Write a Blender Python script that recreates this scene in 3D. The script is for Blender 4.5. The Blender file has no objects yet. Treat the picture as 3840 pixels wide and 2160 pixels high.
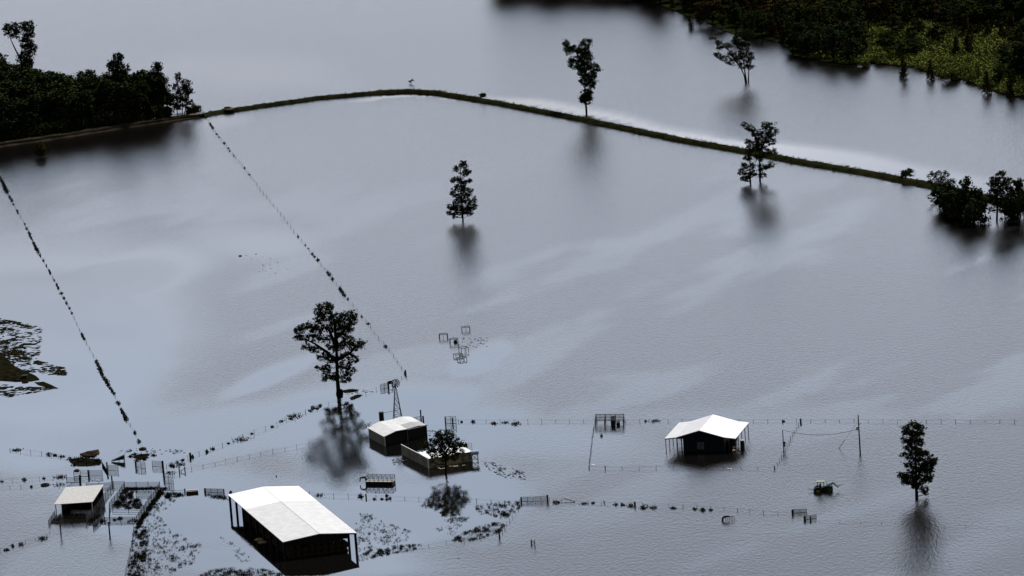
import bpy, math, random
import numpy as np
from mathutils import Vector, Matrix, noise
random.seed(11); rng=np.random.default_rng(5)
S=bpy.context.scene; COL=S.collection; R=math.radians
# ------------------------------------------------------------------ camera
F,PT,RL,H=16400.,R(12.1),R(-4.12),276.
c_,s_=math.cos(RL),math.sin(RL)
r0=np.array([1,0,0.]);u0=np.array([0,math.sin(PT),math.cos(PT)]);DV=np.array([0,math.cos(PT),-math.sin(PT)])
RV=c_*r0+s_*u0; UV=-s_*r0+c_*u0; CP=np.array([0,0,H])
cam=bpy.data.objects.new('camera',bpy.data.cameras.new('camera')); COL.objects.link(cam)
cam.matrix_world=Matrix(((RV[0],UV[0],-DV[0],0),(RV[1],UV[1],-DV[1],0),(RV[2],UV[2],-DV[2],H),(0,0,0,1)))
cam.data.sensor_width=36; cam.data.lens=F/3840*36; cam.data.clip_start=5; cam.data.clip_end=30000
S.camera=cam
def ray(x,y): return RV*(x-1920)-UV*(y-1080)+DV*F
def g(x,y,z=0.):
    d=ray(x,y); t=(z-H)/d[2]; p=CP+d*t; return Vector(p)
def vert(x,y,base):            # point on the upright plane through base that faces the viewer
    d=ray(x,y); t=base[1]/d[1]; p=CP+d*t; return Vector(p)
def px(p):
    v=np.array(p)-CP; z=v@DV; return 1920+F*(v@RV)/z, 1080-F*(v@UV)/z
def ppm(p): return F/((np.array(p)-CP)@DV)
def hgt(base,top): return vert(top[0],top[1],base).z
# ------------------------------------------------------------------ materials
MATS={}
def mat(name,col,rough=.8,col2=None,scale=1.,metal=0,spec=.15,bump=0,bscale=8,wave=None,translucent=0):
    if name in MATS: return MATS[name]
    m=bpy.data.materials.new(name); m.use_nodes=True; n=m.node_tree.nodes; l=m.node_tree.links
    b=n['Principled BSDF']; b.inputs['Roughness'].default_value=rough; b.inputs['Metallic'].default_value=metal
    b.inputs['Specular IOR Level'].default_value=0 if (rough>=.89) else spec
    b.inputs['Base Color'].default_value=(*col,1)
    tc=n.new('ShaderNodeTexCoord')
    if col2:
        nt=n.new('ShaderNodeTexNoise'); nt.inputs['Scale'].default_value=scale; nt.inputs['Detail'].default_value=5
        l.new(tc.outputs['Object'],nt.inputs['Vector'])
        cr=n.new('ShaderNodeValToRGB'); cr.color_ramp.elements[0].position=.35; cr.color_ramp.elements[1].position=.65
        cr.color_ramp.elements[0].color=(*col,1); cr.color_ramp.elements[1].color=(*col2,1)
        l.new(nt.outputs['Fac'],cr.inputs['Fac']); l.new(cr.outputs['Color'],b.inputs['Base Color'])
    if bump or wave:
        bp=n.new('ShaderNodeBump'); bp.inputs['Strength'].default_value=bump or .5
        if wave:
            w=n.new('ShaderNodeTexWave'); w.bands_direction=wave[0]; w.inputs['Scale'].default_value=wave[1]; w.inputs['Distortion'].default_value=0
            l.new(tc.outputs['Object'],w.inputs['Vector']); l.new(w.outputs['Fac'],bp.inputs['Height']); bp.inputs['Distance'].default_value=.04
        else:
            w=n.new('ShaderNodeTexNoise'); w.inputs['Scale'].default_value=bscale; l.new(tc.outputs['Object'],w.inputs['Vector']); l.new(w.outputs['Fac'],bp.inputs['Height']); bp.inputs['Distance'].default_value=.05
        l.new(bp.outputs['Normal'],b.inputs['Normal'])
    MATS[name]=m; return m
def leafmat(name,c1,c2,sc=.35):
    m=bpy.data.materials.new(name); m.use_nodes=True; n=m.node_tree.nodes; l=m.node_tree.links
    b=n['Principled BSDF']; b.inputs['Roughness'].default_value=.7; b.inputs['Specular IOR Level'].default_value=0
    geo=n.new('ShaderNodeNewGeometry'); nt=n.new('ShaderNodeTexNoise'); nt.inputs['Scale'].default_value=sc; nt.inputs['Detail'].default_value=3
    l.new(geo.outputs['Position'],nt.inputs['Vector'])
    ad=n.new('ShaderNodeMath'); ad.operation='MULTIPLY_ADD'; ad.inputs[1].default_value=.5; l.new(geo.outputs['Random Per Island'],ad.inputs[0]); l.new(nt.outputs['Fac'],ad.inputs[2])
    cr=n.new('ShaderNodeValToRGB'); cr.color_ramp.elements[0].position=.4; cr.color_ramp.elements[1].position=1.
    cr.color_ramp.elements[0].color=(*c1,1); cr.color_ramp.elements[1].color=(*c2,1)
    l.new(ad.outputs[0],cr.inputs['Fac']); l.new(cr.outputs['Color'],b.inputs['Base Color'])
    MATS[name]=m; return m
leafmat('leaf_dark',(.008,.012,.005),(.036,.046,.015))
leafmat('leaf_wood',(.008,.013,.006),(.03,.043,.017),.15)
leafmat('leaf_olive',(.012,.018,.006),(.042,.052,.015),.12)
leafmat('leaf_marsh',(.045,.065,.016),(.17,.19,.045),.05)
leafmat('leaf_rust',(.02,.017,.007),(.06,.045,.015),.2)
leafmat('weed',(.008,.009,.006),(.025,.025,.014),.5)
mat('bark',(.008,.007,.006),.9,(.016,.014,.012),2)
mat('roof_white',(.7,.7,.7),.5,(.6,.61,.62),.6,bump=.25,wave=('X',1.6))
mat('roof_new_lit',(.86,.87,.88),.4,(.82,.83,.84),.6,bump=.2,wave=('X',1.6))  # newer white sheets; also the farmhouse's right slopes, where sunlight is painted in
mat('roof_shaded',(.68,.69,.72),.5,(.6,.61,.63),.8,bump=.25,wave=('X',1.6))  # greyer copy for the farmhouse's left slopes, shade put into the colour
mat('roof_dull',(.42,.42,.43),.6,(.33,.33,.34),1.2)
mat('roof_shed',(.55,.55,.53),.6,(.42,.42,.41),2.5,bump=.3,wave=('X',2.))
mat('siding_grey',(.15,.14,.11),.8,(.09,.085,.065),.5,bump=.5,wave=('X',2.2))
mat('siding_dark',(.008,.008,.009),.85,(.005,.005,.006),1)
mat('siding_green',(.002,.007,.010),.85,(.003,.010,.014),1,bump=.3,wave=('X',2.))
mat('window_glass',(.09,.1,.1),.35,(.06,.07,.07),3)
mat('steel_dark',(.008,.008,.008),.6,(.014,.013,.012),3)
mat('steel_rust',(.05,.032,.022),.8,(.025,.02,.018),3)
mat('steel_light',(.45,.45,.44),.5,(.3,.3,.29),3)
mat('trim_white',(.7,.7,.68),.5,(.6,.6,.58),2)
mat('wood_post',(.014,.012,.01),.9,(.028,.024,.02),4)
mat('lumber',(.5,.42,.3),.8,(.35,.28,.2),2)
mat('trough_brown',(.09,.045,.03),.8,(.06,.03,.02),2)
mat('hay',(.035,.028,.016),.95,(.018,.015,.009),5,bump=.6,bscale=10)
mat('hay_float',(.34,.25,.14),.95,(.2,.15,.08),5,bump=.6,bscale=10)
mat('rubber',(.012,.012,.012),.8,(.02,.02,.02),5)
mat('paint_green',(.01,.035,.015),.45,(.015,.05,.02),3)
mat('roof_green',(.2,.28,.18),.5,(.26,.33,.25),3)
mat('paint_yellow',(.28,.18,.02),.5,(.2,.13,.02),5)
mat('cab_glass',(.02,.025,.03),.1)
mat('tank_blue',(.32,.46,.55),.45,(.4,.52,.6),3)
mat('tank_black',(.012,.012,.013),.5,(.02,.02,.02),3)
mat('levee_grass',(.009,.011,.004),.95,(.02,.02,.008),.25,bump=1,bscale=1.5)
mat('bank_soil',(.014,.013,.009),.95,(.045,.037,.025),.12,bump=1,bscale=1)
mat('sand_track',(.12,.085,.055),.95,(.07,.05,.034),.4,bump=.5,bscale=1)
mat('marsh_ground',(.006,.009,.003),.95,(.014,.018,.006),.1,bump=1,bscale=.5)
mat('debris_brown',(.018,.014,.011),.95,(.04,.029,.022),1,bump=1,bscale=4)
mat('mud_grass',(.005,.005,.003),.95,(.014,.013,.007),.6,bump=1,bscale=2)
mat('foam_white',(.8,.8,.8),.6,(.7,.7,.7),3)
mat('wire',(.05,.045,.04),.6,(.03,.03,.03),2)
mat('wall_pale',(.3,.27,.17),.8,(.1,.09,.06),.9,bump=.4,wave=('X',2.))
# ------------------------------------------------------------------ object helpers
class MB:
    def __init__(s): s.v=[];s.f=[]
    def add(s,V,Fc):
        o=len(s.v); s.v+= [tuple(p) for p in V]; s.f+=[tuple(i+o for i in q) for q in Fc]; return s
    def box(s,a,b):
        x0,y0,z0=a;x1,y1,z1=b
        return s.add([(x0,y0,z0),(x1,y0,z0),(x1,y1,z0),(x0,y1,z0),(x0,y0,z1),(x1,y0,z1),(x1,y1,z1),(x0,y1,z1)],[(3,2,1,0),(4,5,6,7),(0,1,5,4),(1,2,6,5),(2,3,7,6),(3,0,4,7)])
    def tube(s,a,b,ra,rb=None,n=6):
        a=Vector(a);b=Vector(b); rb=ra if rb is None else rb; d=(b-a)
        if d.length<1e-6: return s
        d.normalize(); q=Vector((0,0,1)) if abs(d.z)<.9 else Vector((1,0,0)); e=d.cross(q).normalized(); f=d.cross(e)
        V=[];
        for p,r in ((a,ra),(b,rb)):
            for i in range(n):
                t=2*math.pi*i/n+math.pi/n; V.append(p+e*(r*math.cos(t))+f*(r*math.sin(t)))
        Fc=[(i,(i+1)%n,n+(i+1)%n,n+i) for i in range(n)]+[tuple(range(n))[::-1],tuple(range(n,2*n))]
        return s.add(V,Fc)
    def beam(s,a,b,r): return s.tube(a,b,r*1.3,None,4)
    def poly(s,P,th):              # flat polygon with thickness downwards
        n=len(P); V=[tuple(p) for p in P]+[(p[0],p[1],p[2]-th) for p in P]
        return s.add(V,[tuple(range(n)),tuple(range(2*n-1,n-1,-1))]+[(i,n+i,n+(i+1)%n,(i+1)%n) for i in range(n)])
    def path(s,P,rs,n=6):
        for i in range(len(P)-1): s.tube(P[i],P[i+1],rs[i],rs[i+1],n)
        return s
    def build(s,name,m,parent=None,loc=None,smooth=False):
        me=bpy.data.meshes.new(name); me.from_pydata(s.v,[],s.f); me.materials.append(MATS[m]); me.update()
        if smooth: me.polygons.foreach_set('use_smooth',[True]*len(me.polygons))
        o=bpy.data.objects.new(name,me); COL.objects.link(o)
        if parent: o.parent=parent
        if loc is not None: o.location=loc
        return o
def np_mesh(name,V,Q,m,parent=None):
    me=bpy.data.meshes.new(name); V=np.asarray(V,np.float32); Q=np.asarray(Q,np.int32); k=Q.shape[1]
    me.vertices.add(len(V)); me.vertices.foreach_set('co',V.ravel()); me.loops.add(Q.size); me.loops.foreach_set('vertex_index',Q.ravel())
    me.polygons.add(len(Q)); me.polygons.foreach_set('loop_start',np.arange(len(Q),dtype=np.int32)*k); me.polygons.foreach_set('loop_total',np.full(len(Q),k,np.int32))
    me.materials.append(MATS[m]); me.update(calc_edges=True)
    o=bpy.data.objects.new(name,me); COL.objects.link(o)
    if parent: o.parent=parent
    return o
def tag(o,label,cat,group=None,kind=None):
    o['label']=label; o['category']=cat
    if group: o['group']=group
    if kind: o['kind']=kind
    return o
def thing(name,loc,label,cat,rz=0,group=None):
    o=bpy.data.objects.new(name,None); COL.objects.link(o); o.location=loc; o.rotation_euler=(0,0,rz); o.empty_display_size=.5
    return tag(o,label,cat,group)
def copy_thing(src,loc,rz=0,label=None,group=None,sc=1):
    r=src.copy(); COL.objects.link(r); r.location=loc; r.rotation_euler=(0,0,rz); r.scale=(sc,)*3 if not hasattr(sc,'__len__') else sc
    if label: r['label']=label
    if group: r['group']=group
    for c in list(src.children):
        d=c.copy(); COL.objects.link(d); d.parent=r
        for e in list(c.children):
            k=e.copy(); COL.objects.link(k); k.parent=d
    return r
# leaves -------------------------------------------------------------
def leaf_quads(P,size,flat=0.):
    n=len(P); a=rng.normal(size=(n,3)); a[:,2]*=(1-flat); a/=np.linalg.norm(a,axis=1)[:,None]
    b=rng.normal(size=(n,3)); b-=a*(a*b).sum(1)[:,None]; b/=np.linalg.norm(b,axis=1)[:,None]
    s=(size*rng.uniform(.6,1.4,n))[:,None]
    V=np.stack([P-a*s*.5,P+b*s*.32,P+a*s*.5,P-b*s*.32],1).reshape(-1,3)
    return V,np.arange(4*n).reshape(n,4)
def clump_points(lobes,cr,per,cov=1.):
    out=[]; cen=[]
    for (c,rad) in lobes:
        rad=np.array(rad); k=max(5,int(cov*2.2*(rad[0]*rad[2])/(cr*cr)))
        d=rng.normal(size=(k,3)); d/=np.linalg.norm(d,axis=1)[:,None]
        rr=rng.uniform(.25,1,k)**.5
        C=np.array(c)+d*rad*rr[:,None]; cen.append(C)
        for q in C:
            r=cr*rng.uniform(.55,1.25)
            out.append(q+rng.normal(size=(int(per),3))*np.array([r,r,r*.8])*.55)
    return np.concatenate(out),np.concatenate(cen)
def solo_tree(label,base,trunks,lobes,cr=.75,per=16,leaf=.42,cov=1.,name='shade_tree',tr=.35,m='leaf_dark',flare=0,wf=1.08):
    """base px; trunks=list of px polylines with radii; lobes=(x,y,rx,ry) in px, given at the tree's own distance"""
    B=g(*base); k=1/ppm(B)
    root=thing(name,B,label,'tree')
    L=[]
    for (x,y,rx,ry) in lobes:
        p=vert(x,y,B)-B; rr=(rx+ry)*.5*k; yo=rng.uniform(-.25,.25)*rr*1.5
        L.append(((p.x,p.y+yo,p.z),(rx*k*wf,rr*1.1,ry*k*max(1.1,wf*.95))))
    P,C=clump_points(L,cr*.84,int(per*1.3),cov*2.0)
    P=P[P[:,2]>.4]
    V,Q=leaf_quads(P,leaf*1.05); np_mesh('crown',V,Q,m,root)
    t=MB(); sk=[]
    for tp in trunks:
        pts=[vert(x,y,B)-B for x,y in tp]; pts[0]=pts[0]+Vector((0,0,-.6)); n=len(pts)
        pts=[p+Vector((0,rng.uniform(-.4,.4) if i else 0,0)) for i,p in enumerate(pts)]
        rs=[tr*(1-.85*i/(n-1)) for i in range(n)]
        if flare: t.tube((pts[0].x,pts[0].y,-.5),(pts[0].x,pts[0].y,flare),tr*1.5,tr*.95,8)
        t.path(pts,rs,7)
        for i in range(n-1):
            for s in np.linspace(0,1,5): sk.append((pts[i].lerp(pts[i+1],s),rs[i]*(1-s)+rs[i+1]*s))
    br=MB()
    idx=rng.permutation(len(C))[:min(len(C),110)]
    zmin=min(p[2]-r[2] for p,r in L)
    for q in C[idx]:
        q=Vector(q); best=min(sk,key=lambda a:(a[0]-q).length+1.5*max(0,a[0].z-q.z+.8)+ (0 if a[0].z>zmin-1 else 5))
        a,ra=best; mid=a.lerp(q,.55)+Vector((rng.uniform(-.3,.3),rng.uniform(-.3,.3),-.12*(q-a).length))
        r1=min(ra*.6,.03+.022*(q-a).length); br.path([a,mid,q],[r1,r1*.6,.02],5)
    t.add(br.v,br.f); t.build('trunk','bark',root)
    return root
# ------------------------------------------------------------------ levee curve
LEV=[(758,437),(800,427),(850,419),(970,402),(1190,371),(1430,349),(1535,344),(1640,351),(1860,388),(2160,446),(2325,480),(2535,524),(2830,576),(2980,606),(3280,657),(3470,694),(3640,730),(3800,772),(3960,815)]
def levy(x):
    for a,b in zip(LEV,LEV[1:]):
        if a[0]<=x<=b[0]: return a[1]+(b[1]-a[1])*(x-a[0])/(b[0]-a[0])
    return None
# ------------------------------------------------------------------ water
def axis(lo,hi,st,far):
    a=list(np.arange(lo,hi+st,st)); return np.array([lo-f for f in reversed(far)]+a+[a[-1]+f for f in far])
xs=axis(-300,300,4,[60,400,2000,9000]); ys=axis(930,2080,4,[60,400,850,9000])
ys=np.array([y for y in ys if True]); X,Y=np.meshgrid(xs,ys)
V=np.stack([X.ravel(),Y.ravel(),np.zeros(X.size)],1)
w=V-CP; zc=np.maximum(w@DV,50); PX=(1920+F*(w@RV)/zc)/1.4907; PY=(1080-F*(w@UV)/zc)/1.4907   # picture coordinates of each water vertex, 2576 wide
nx,ny=len(xs),len(ys)
i=np.arange(nx-1)[None,:]+nx*np.arange(ny-1)[:,None]; i=i.ravel()
Q=np.stack([i,i+1,i+nx+1,i+nx],1)
wx=np.array([noise.noise(Vector((a*.012,b*.006,1.3))) for a,b,_ in V]); wy=np.array([noise.noise(Vector((a*.012,b*.006,7.7))) for a,b,_ in V])
f2=np.array([noise.fractal(Vector((a*.006+b*.001,b*.008,3.1)),1.,2.,4) for a,b,_ in V])
wu=np.array([noise.noise(Vector((a*.04,b*.018,4.4))) for a,b,_ in V]); QX=PX+wx*110+wu*45; QY=PY+wy*42+wu*14
calm=np.zeros(len(V))
def ell(cx,cy,rx,ry,s=1.,soft=.45,rot=0):
    global calm
    c,d=math.cos(rot),math.sin(rot); u=(QX-cx)*c+(QY-cy)*d; v=-(QX-cx)*d+(QY-cy)*c
    q=np.sqrt((u/rx)**2+(v/ry)**2); m=np.clip((1+soft-q)/(2*soft),0,1); m=m*m*(3-2*m)
    calm=np.maximum(calm,m*s) if s>0 else calm*(1+m*s)
for e in [(130,900,380,270,1.),(300,700,190,60,.95,.6,-.1),(620,630,150,32,.55,.8),(590,1085,560,75,.9,.5,-.08),(1000,1090,340,130,1,.35),(1160,905,45,34,.95,.6,-.5),(1190,870,50,22,.7,.7,-.3),
          (1400,1110,260,60,.6,.6),(1900,1035,330,30,.4,.9),(380,1270,420,120,.9,.4),(900,1310,420,110,.95,.35),(1240,1260,140,80,.9,.4),(800,1420,450,50,.8,.5),(870,1110,75,130,1.,.3),
          (620,170,170,45,.45,.9),(560,300,70,16,.5,.8),(700,940,140,22,.9,.6,-.4),(60,1130,200,60,.9)]: ell(*e)
for e in [(560,935,190,32,-.75,.6,-.35),(735,1165,60,32,-.8,.5,-.1),(60,1330,190,110,-.85,.5),(150,1420,200,60,-.95,.4),(1420,1400,330,60,-.95,.5),(620,880,140,30,-.5,.8),(1250,1010,120,30,-.5,.8,-.3)]: ell(*e)
ell(885,1115,65,120,1.,.25)
ly=np.array([ (levy(a*1.4907) or -1e4)/1.4907 for a in PX])
dd=ly-QY+wy*10; wd=8+np.clip((PX-900)/1680,0,1)*48
m=np.clip(1-(dd-wd*.55)/(wd*.8),0,1)*(dd>-6)*np.clip((PX-760)/260,0,1); m=m*m*(3-2*m)
calm=np.maximum(calm,m*.98)
su=PX*.95-PY*.3; sv=PX*.3+PY*.95
ln=np.array([noise.fractal(Vector((a*.0022,b*.011,2.2)),1.,2.,4) for a,b in zip(su,sv)])
lane=np.clip((ln-.08)*1.2,0,.3)*np.clip((PY-330)/200,0,1); calm=np.maximum(calm,lane)
calm=np.clip(calm*(1+.3*f2)+.05*f2-.06*np.clip((PX-1500)/1000,0,1)*np.clip((PY-700)/700,0,1),-.3,1)
rough=(1-calm)*(1+.35*np.clip((430-PY)/330,0,1))
WM=bpy.data.materials.new('flood_water'); WM.use_nodes=True; MATS['flood_water']=WM
n=WM.node_tree.nodes; l=WM.node_tree.links; n.remove(n['Principled BSDF']); out=n['Material Output']
df=n.new('ShaderNodeBsdfDiffuse'); df.inputs['Color'].default_value=(.004,.0036,.0034,1); b=n.new('ShaderNodeBsdfGlossy'); b.distribution='BECKMANN'; b.inputs['Color'].default_value=(1,1,1,1)
fn=n.new('ShaderNodeFresnel'); fn.inputs['IOR'].default_value=1.42; mxs=n.new('ShaderNodeMixShader'); l.new(fn.outputs[0],mxs.inputs[0]); l.new(df.outputs[0],mxs.inputs[1]); l.new(b.outputs[0],mxs.inputs[2]); l.new(mxs.outputs[0],out.inputs['Surface'])
at=n.new('ShaderNodeAttribute'); at.attribute_name='ripple'
mr=n.new('ShaderNodeMapRange'); mr.inputs['To Min'].default_value=.01; mr.inputs['To Max'].default_value=.2; mr.clamp=False; l.new(at.outputs['Fac'],mr.inputs['Value']); l.new(mr.outputs[0],b.inputs['Roughness'])
tc=n.new('ShaderNodeTexCoord')
def nz(sc,det,st):
    mp=n.new('ShaderNodeMapping'); mp.inputs['Scale'].default_value=st; l.new(tc.outputs['Object'],mp.inputs['Vector'])
    t=n.new('ShaderNodeTexNoise'); t.inputs['Scale'].default_value=sc; t.inputs['Detail'].default_value=det; l.new(mp.outputs[0],t.inputs['Vector']); return t
a1=nz(1.45,2,(1,.34,1)); a2=nz(3.6,2,(1,.34,1))
mx=n.new('ShaderNodeMath'); mx.operation='ADD'; l.new(a1.outputs['Fac'],mx.inputs[0]); l.new(a2.outputs['Fac'],mx.inputs[1])
bp=n.new('ShaderNodeBump'); bp.inputs['Distance'].default_value=.1
mb=n.new('ShaderNodeMapRange'); mb.inputs['To Min'].default_value=.004; mb.inputs['To Max'].default_value=.75; mb.clamp=False; l.new(at.outputs['Fac'],mb.inputs['Value']); l.new(mb.outputs[0],bp.inputs['Strength'])
l.new(mx.outputs[0],bp.inputs['Height']); l.new(bp.outputs['Normal'],b.inputs['Normal']); l.new(bp.outputs['Normal'],fn.inputs['Normal'])
wo=np_mesh('water',V,Q,'flood_water'); wo['kind']='structure'; wo['label']='grey flood water, wind-rippled in places and mirror calm in others'
at_=wo.data.attributes.new('ripple','FLOAT','POINT'); at_.data.foreach_set('value',rough.astype(np.float32))
# ------------------------------------------------------------------ banks
def ribbon(name,pts,width,h,m,label=None,jit=.35,step=3.,flat=.35):
    P=[g(*p) for p in pts]; D=[]
    for a,b_ in zip(P,P[1:]):
        k=max(1,int((b_-a).length/step)); D+=[a.lerp(b_,s/k) for s in range(k)]
    D.append(P[-1]); V=[];Fc=[]
    prof=[-1,-.8,-.55,-flat,0,flat,.55,.8,1]; zz=[-.5,.1,.6,.95,1,.95,.6,.1,-.5]; M=len(prof)
    for j,p in enumerate(D):
        a=D[max(0,j-2)]; c=D[min(len(D)-1,j+2)]; t=(c-a).normalized(); nn=Vector((-t.y,t.x,0))
        w_=width[0]+(width[1]-width[0])*j/len(D)
        for q,z in zip(prof,zz):
            o=p+nn*(q*w_*.5+noise.noise(Vector((p.x*.15,p.y*.15,q*3)))*jit*1.2)
            V.append((o.x,o.y,z*h+(noise.noise(Vector((o.x*.4,o.y*.4,0)))*.22*h if abs(q)<1 else 0)))
    for j in range(len(D)-1):
        for k in range(M-1): Fc.append((j*M+k,j*M+k+1,(j+1)*M+k+1,(j+1)*M+k))
    mb_=MB(); mb_.add(V,Fc); o=mb_.build(name,m,smooth=True); o['kind']='structure'
    if label: o['label']=label
    return D
LD=ribbon('levee',LEV,(5.2,7.2),1.0,'levee_grass','long curved grassy levee crossing the flood water')
BK=ribbon('bank',[(-60,552),(0,541),(140,524),(300,500),(460,476),(600,456),(690,443),(745,437)],(15,6),1.0,'bank_soil','low soil bank with a track below the dark wood',flat=.6)
def patch(name,pts,z,m,label,th=.6,sub=True):
    P=[g(*p,0) for p in pts]; mb_=MB(); mb_.poly([(p.x,p.y,z) for p in P],th); o=mb_.build(name,m); o['kind']='structure'; o['label']=label; return o
patch('sand_patch',[(838,421),(850,415),(868,414),(880,418),(866,422),(850,423)],1.3,'sand_track','pale sandy patch on the levee end',.5)
patch('sand_patch',[(706,440),(722,436),(745,435),(757,437),(745,440),(722,442)],1.1,'sand_track','sandy gap where the bank meets the levee',.5)
# grass fringe on levee
def tufts(name,label,pts_fn,n,h,wd,m,per=7):
    V=[];k=0
    P=[]
    for _ in range(n):
        p=pts_fn(); hh=h*rng.uniform(.4,1.3)
        for _ in range(per):
            q=np.array(p)+np.array([*rng.normal(size=2)*wd,0]); d=rng.normal(size=2)*.28*hh; t=rng.uniform(0,math.pi); ww=.045+.05*hh
            e=np.array([math.cos(t),math.sin(t),0])*ww
            P+= [q-e,q+e,q+np.array([d[0],d[1],hh*rng.uniform(.6,1)])]
    P=np.array(P); o=np_mesh(name,P,np.arange(len(P)).reshape(-1,3),m); o['kind']='stuff'; o['label']=label; return o
def lev_pt():
    p=LD[rng.integers(len(LD))]; o=rng.uniform(-3.2,3.2); return (p.x+rng.uniform(-2,2),p.y+o,max(.1,1.1-abs(o)*.28))
tufts('levee_grass','rough grass growing on the levee',lev_pt,2600,.55,.35,'weed')
def bank_pt():
    p=BK[rng.integers(len(BK))]; o=rng.uniform(-1,7); return (p.x+rng.uniform(-2,2),p.y+o,.9)
tufts('bank_grass','dry grass along the soil bank below the wood',bank_pt,900,.5,.4,'leaf_olive')
# ------------------------------------------------------------------ wood protos
def proto(kind,seed,m):
    global rng
    rng=np.random.default_rng(seed)
    root=thing('wood_tree',(0,0,0),'x','tree'); L=[]
    if kind=='round':
        for _ in range(9):
            a=rng.uniform(0,6.28); r=rng.uniform(.5,2.8); z=rng.uniform(3.5,10); q=rng.uniform(1.6,2.6)*(1-.04*z); L.append(((r*math.cos(a),r*math.sin(a),z),(q,q,q*.9)))
        L.append(((0,0,11),(1.6,1.6,1.7)))
        ht=12; per,cr,lf=13,.9,.62
    elif kind=='tall':
        for k in range(9):
            z=5+k*1.1; a=rng.uniform(0,6.28); q=rng.uniform(1.2,2.2)*(1.2-.03*z); L.append(((1.3*math.cos(a),1.3*math.sin(a),z),(q,q,q)))
        ht=15; per,cr,lf=12,.8,.55
    elif kind=='cone':
        for k in range(11):
            z=.9+k*.95; q=2.5*(1-k/12.5); L.append(((rng.uniform(-.3,.3),rng.uniform(-.3,.3),z),(q,q,.7)))
        ht=11.5; per,cr,lf=11,.65,.5
    elif kind=='bush':
        for _ in range(6):
            a=rng.uniform(0,6.28); r=rng.uniform(0,1.6); q=rng.uniform(1.1,1.7); L.append(((r*math.cos(a),r*math.sin(a),rng.uniform(1,2.6)),(q,q,q)))
        ht=3; per,cr,lf=13,.75,.5
    P,C=clump_points(L,cr,per*2,1.5); P=P[P[:,2]>.1]
    V,Q=leaf_quads(P,lf*1.15); np_mesh('crown',V,Q,m,root)
    t=MB(); t.tube((0,0,-.6),(.1,0,ht*.45),.25,.17).tube((.1,0,ht*.45),(0,0,ht*.97),.17,.03)
    for q in C[rng.permutation(len(C))[:30]]:
        z=max(.8,q[2]*.75-.5); t.tube((.05,0,z),q,.07,.02,4)
    t.build('trunk','bark',root); return root
PR={('round',0):proto('round',1,'leaf_wood'),('round',1):proto('round',2,'leaf_wood'),('round',2):proto('round',3,'leaf_olive'),
    ('tall',0):proto('tall',4,'leaf_wood'),('tall',1):proto('tall',5,'leaf_dark'),('cone',0):proto('cone',6,'leaf_olive'),('cone',1):proto('cone',7,'leaf_rust'),('cone',2):proto('cone',8,'leaf_marsh'),
    ('bush',0):proto('bush',9,'leaf_olive'),('bush',1):proto('bush',10,'leaf_wood'),('bush',2):proto('bush',12,'leaf_marsh'),('round',3):proto('round',13,'leaf_rust')}
HT={'round':12.6,'tall':15.6,'cone':11.8,'bush':4.}
used={}
def wood(kind,v,pxy,h,label,group=None,name=None,z=0,wd=1.):
    s=h/HT[kind]; src=PR[(kind,v)]; p=g(*pxy); loc=(p.x,p.y,z)
    if (kind,v) not in used: used[(kind,v)]=1; o=src; o.location=loc; o.scale=(s*wd,s*wd,s); o['label']=label; o.rotation_euler.z=rng.uniform(0,6.28)
    else: o=copy_thing(src,loc,rng.uniform(0,6.28),label,None,(s*wd,s*wd,s))
    if group: o['group']=group
    elif 'group' in o: del o['group']
    o['category']={'bush':'bush'}.get(kind,'tree')
    o.name=name or {'bush':'bush','cone':'cypress_tree'}.get(kind,'wood_tree'); return o
rng=np.random.default_rng(21)
# left wood : rows of trees behind the bank, silhouette follows the photo
def bank_y(x): return np.interp(x,[-60,0,140,300,460,600,690],[548,537,520,496,472,452,440])
SIL=[(-60,165),(0,150),(40,185),(110,235),(140,250),(200,250),(235,270),(290,285),(330,265),(400,245),(470,250),(500,270),(560,255),(600,245),(640,265),(690,290),(715,330)]
def sil(x): return np.interp(x,[a for a,_ in SIL],[b for _,b in SIL])
GW='trees of the dark wood on the left'
LW='dark broadleaf tree packed into the wood at the left edge'
for row,(dy,x0,x1,st) in enumerate([(-8,-30,640,38),(-34,-40,620,42),(-66,-30,560,44),(-105,-40,430,46),(-150,-30,300,46),(-200,-30,150,48)]):
    x=x0
    while x<x1:
        xx=x+rng.uniform(-10,10); y=bank_y(xx)+dy+rng.uniform(-6,6); B=g(xx,y)
        top=sil(xx)+rng.uniform(-2,26)+(rng.uniform(0,50) if row==0 else 0); h=min(hgt(B,(xx,top)),17.5 if row<4 else 15)
        h=max(h,7) if row else max(8,h*rng.uniform(.8,1))
        wood(['round','tall','round','tall'][rng.integers(4)] if h>10 else 'round',int(rng.integers(2)),(xx,y),h,LW,GW,wd=1.5)
        x+=st*rng.uniform(.85,1.15)
for x,y,h,k in [(xq,float(bank_y(xq))-4,rng.uniform(3.5,6),int(rng.integers(2))) for xq in range(-20,640,26)]+[(90,505,5,0),(180,492,5,0),(120,480,7,0),(60,500,6,0),(250,480,5,1),(340,470,6,0),(30,515,5,1)]:
    wood('bush',k,(x,y),h,'low leafy bush at the front of the left wood','bushes fronting the left wood')
solo_tree('tallest tree of the left wood, rising far above it with a wide ragged top',(92,395),[[(92,395),(85,300),(78,220),(85,130)],[(82,230),(50,170),(28,120)]],
  [(32,112,22,22),(60,100,20,18),(100,95,26,20),(110,120,22,22),(98,160,26,26),(112,190,24,26),(90,220,26,24),(98,240,28,20),(60,130,16,16)],cr=1.0,per=15,leaf=.6,name='wood_tree',tr=.4,m='leaf_wood')
solo_tree('thin topped tree poking out of the middle of the left wood',(440,445),[[(440,445),(440,330),(442,205)]],[(440,215,22,14),(430,240,32,16),(448,260,38,20),(455,290,26,24)],cr=.9,per=14,leaf=.6,name='wood_tree',tr=.3,m='leaf_wood')
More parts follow.
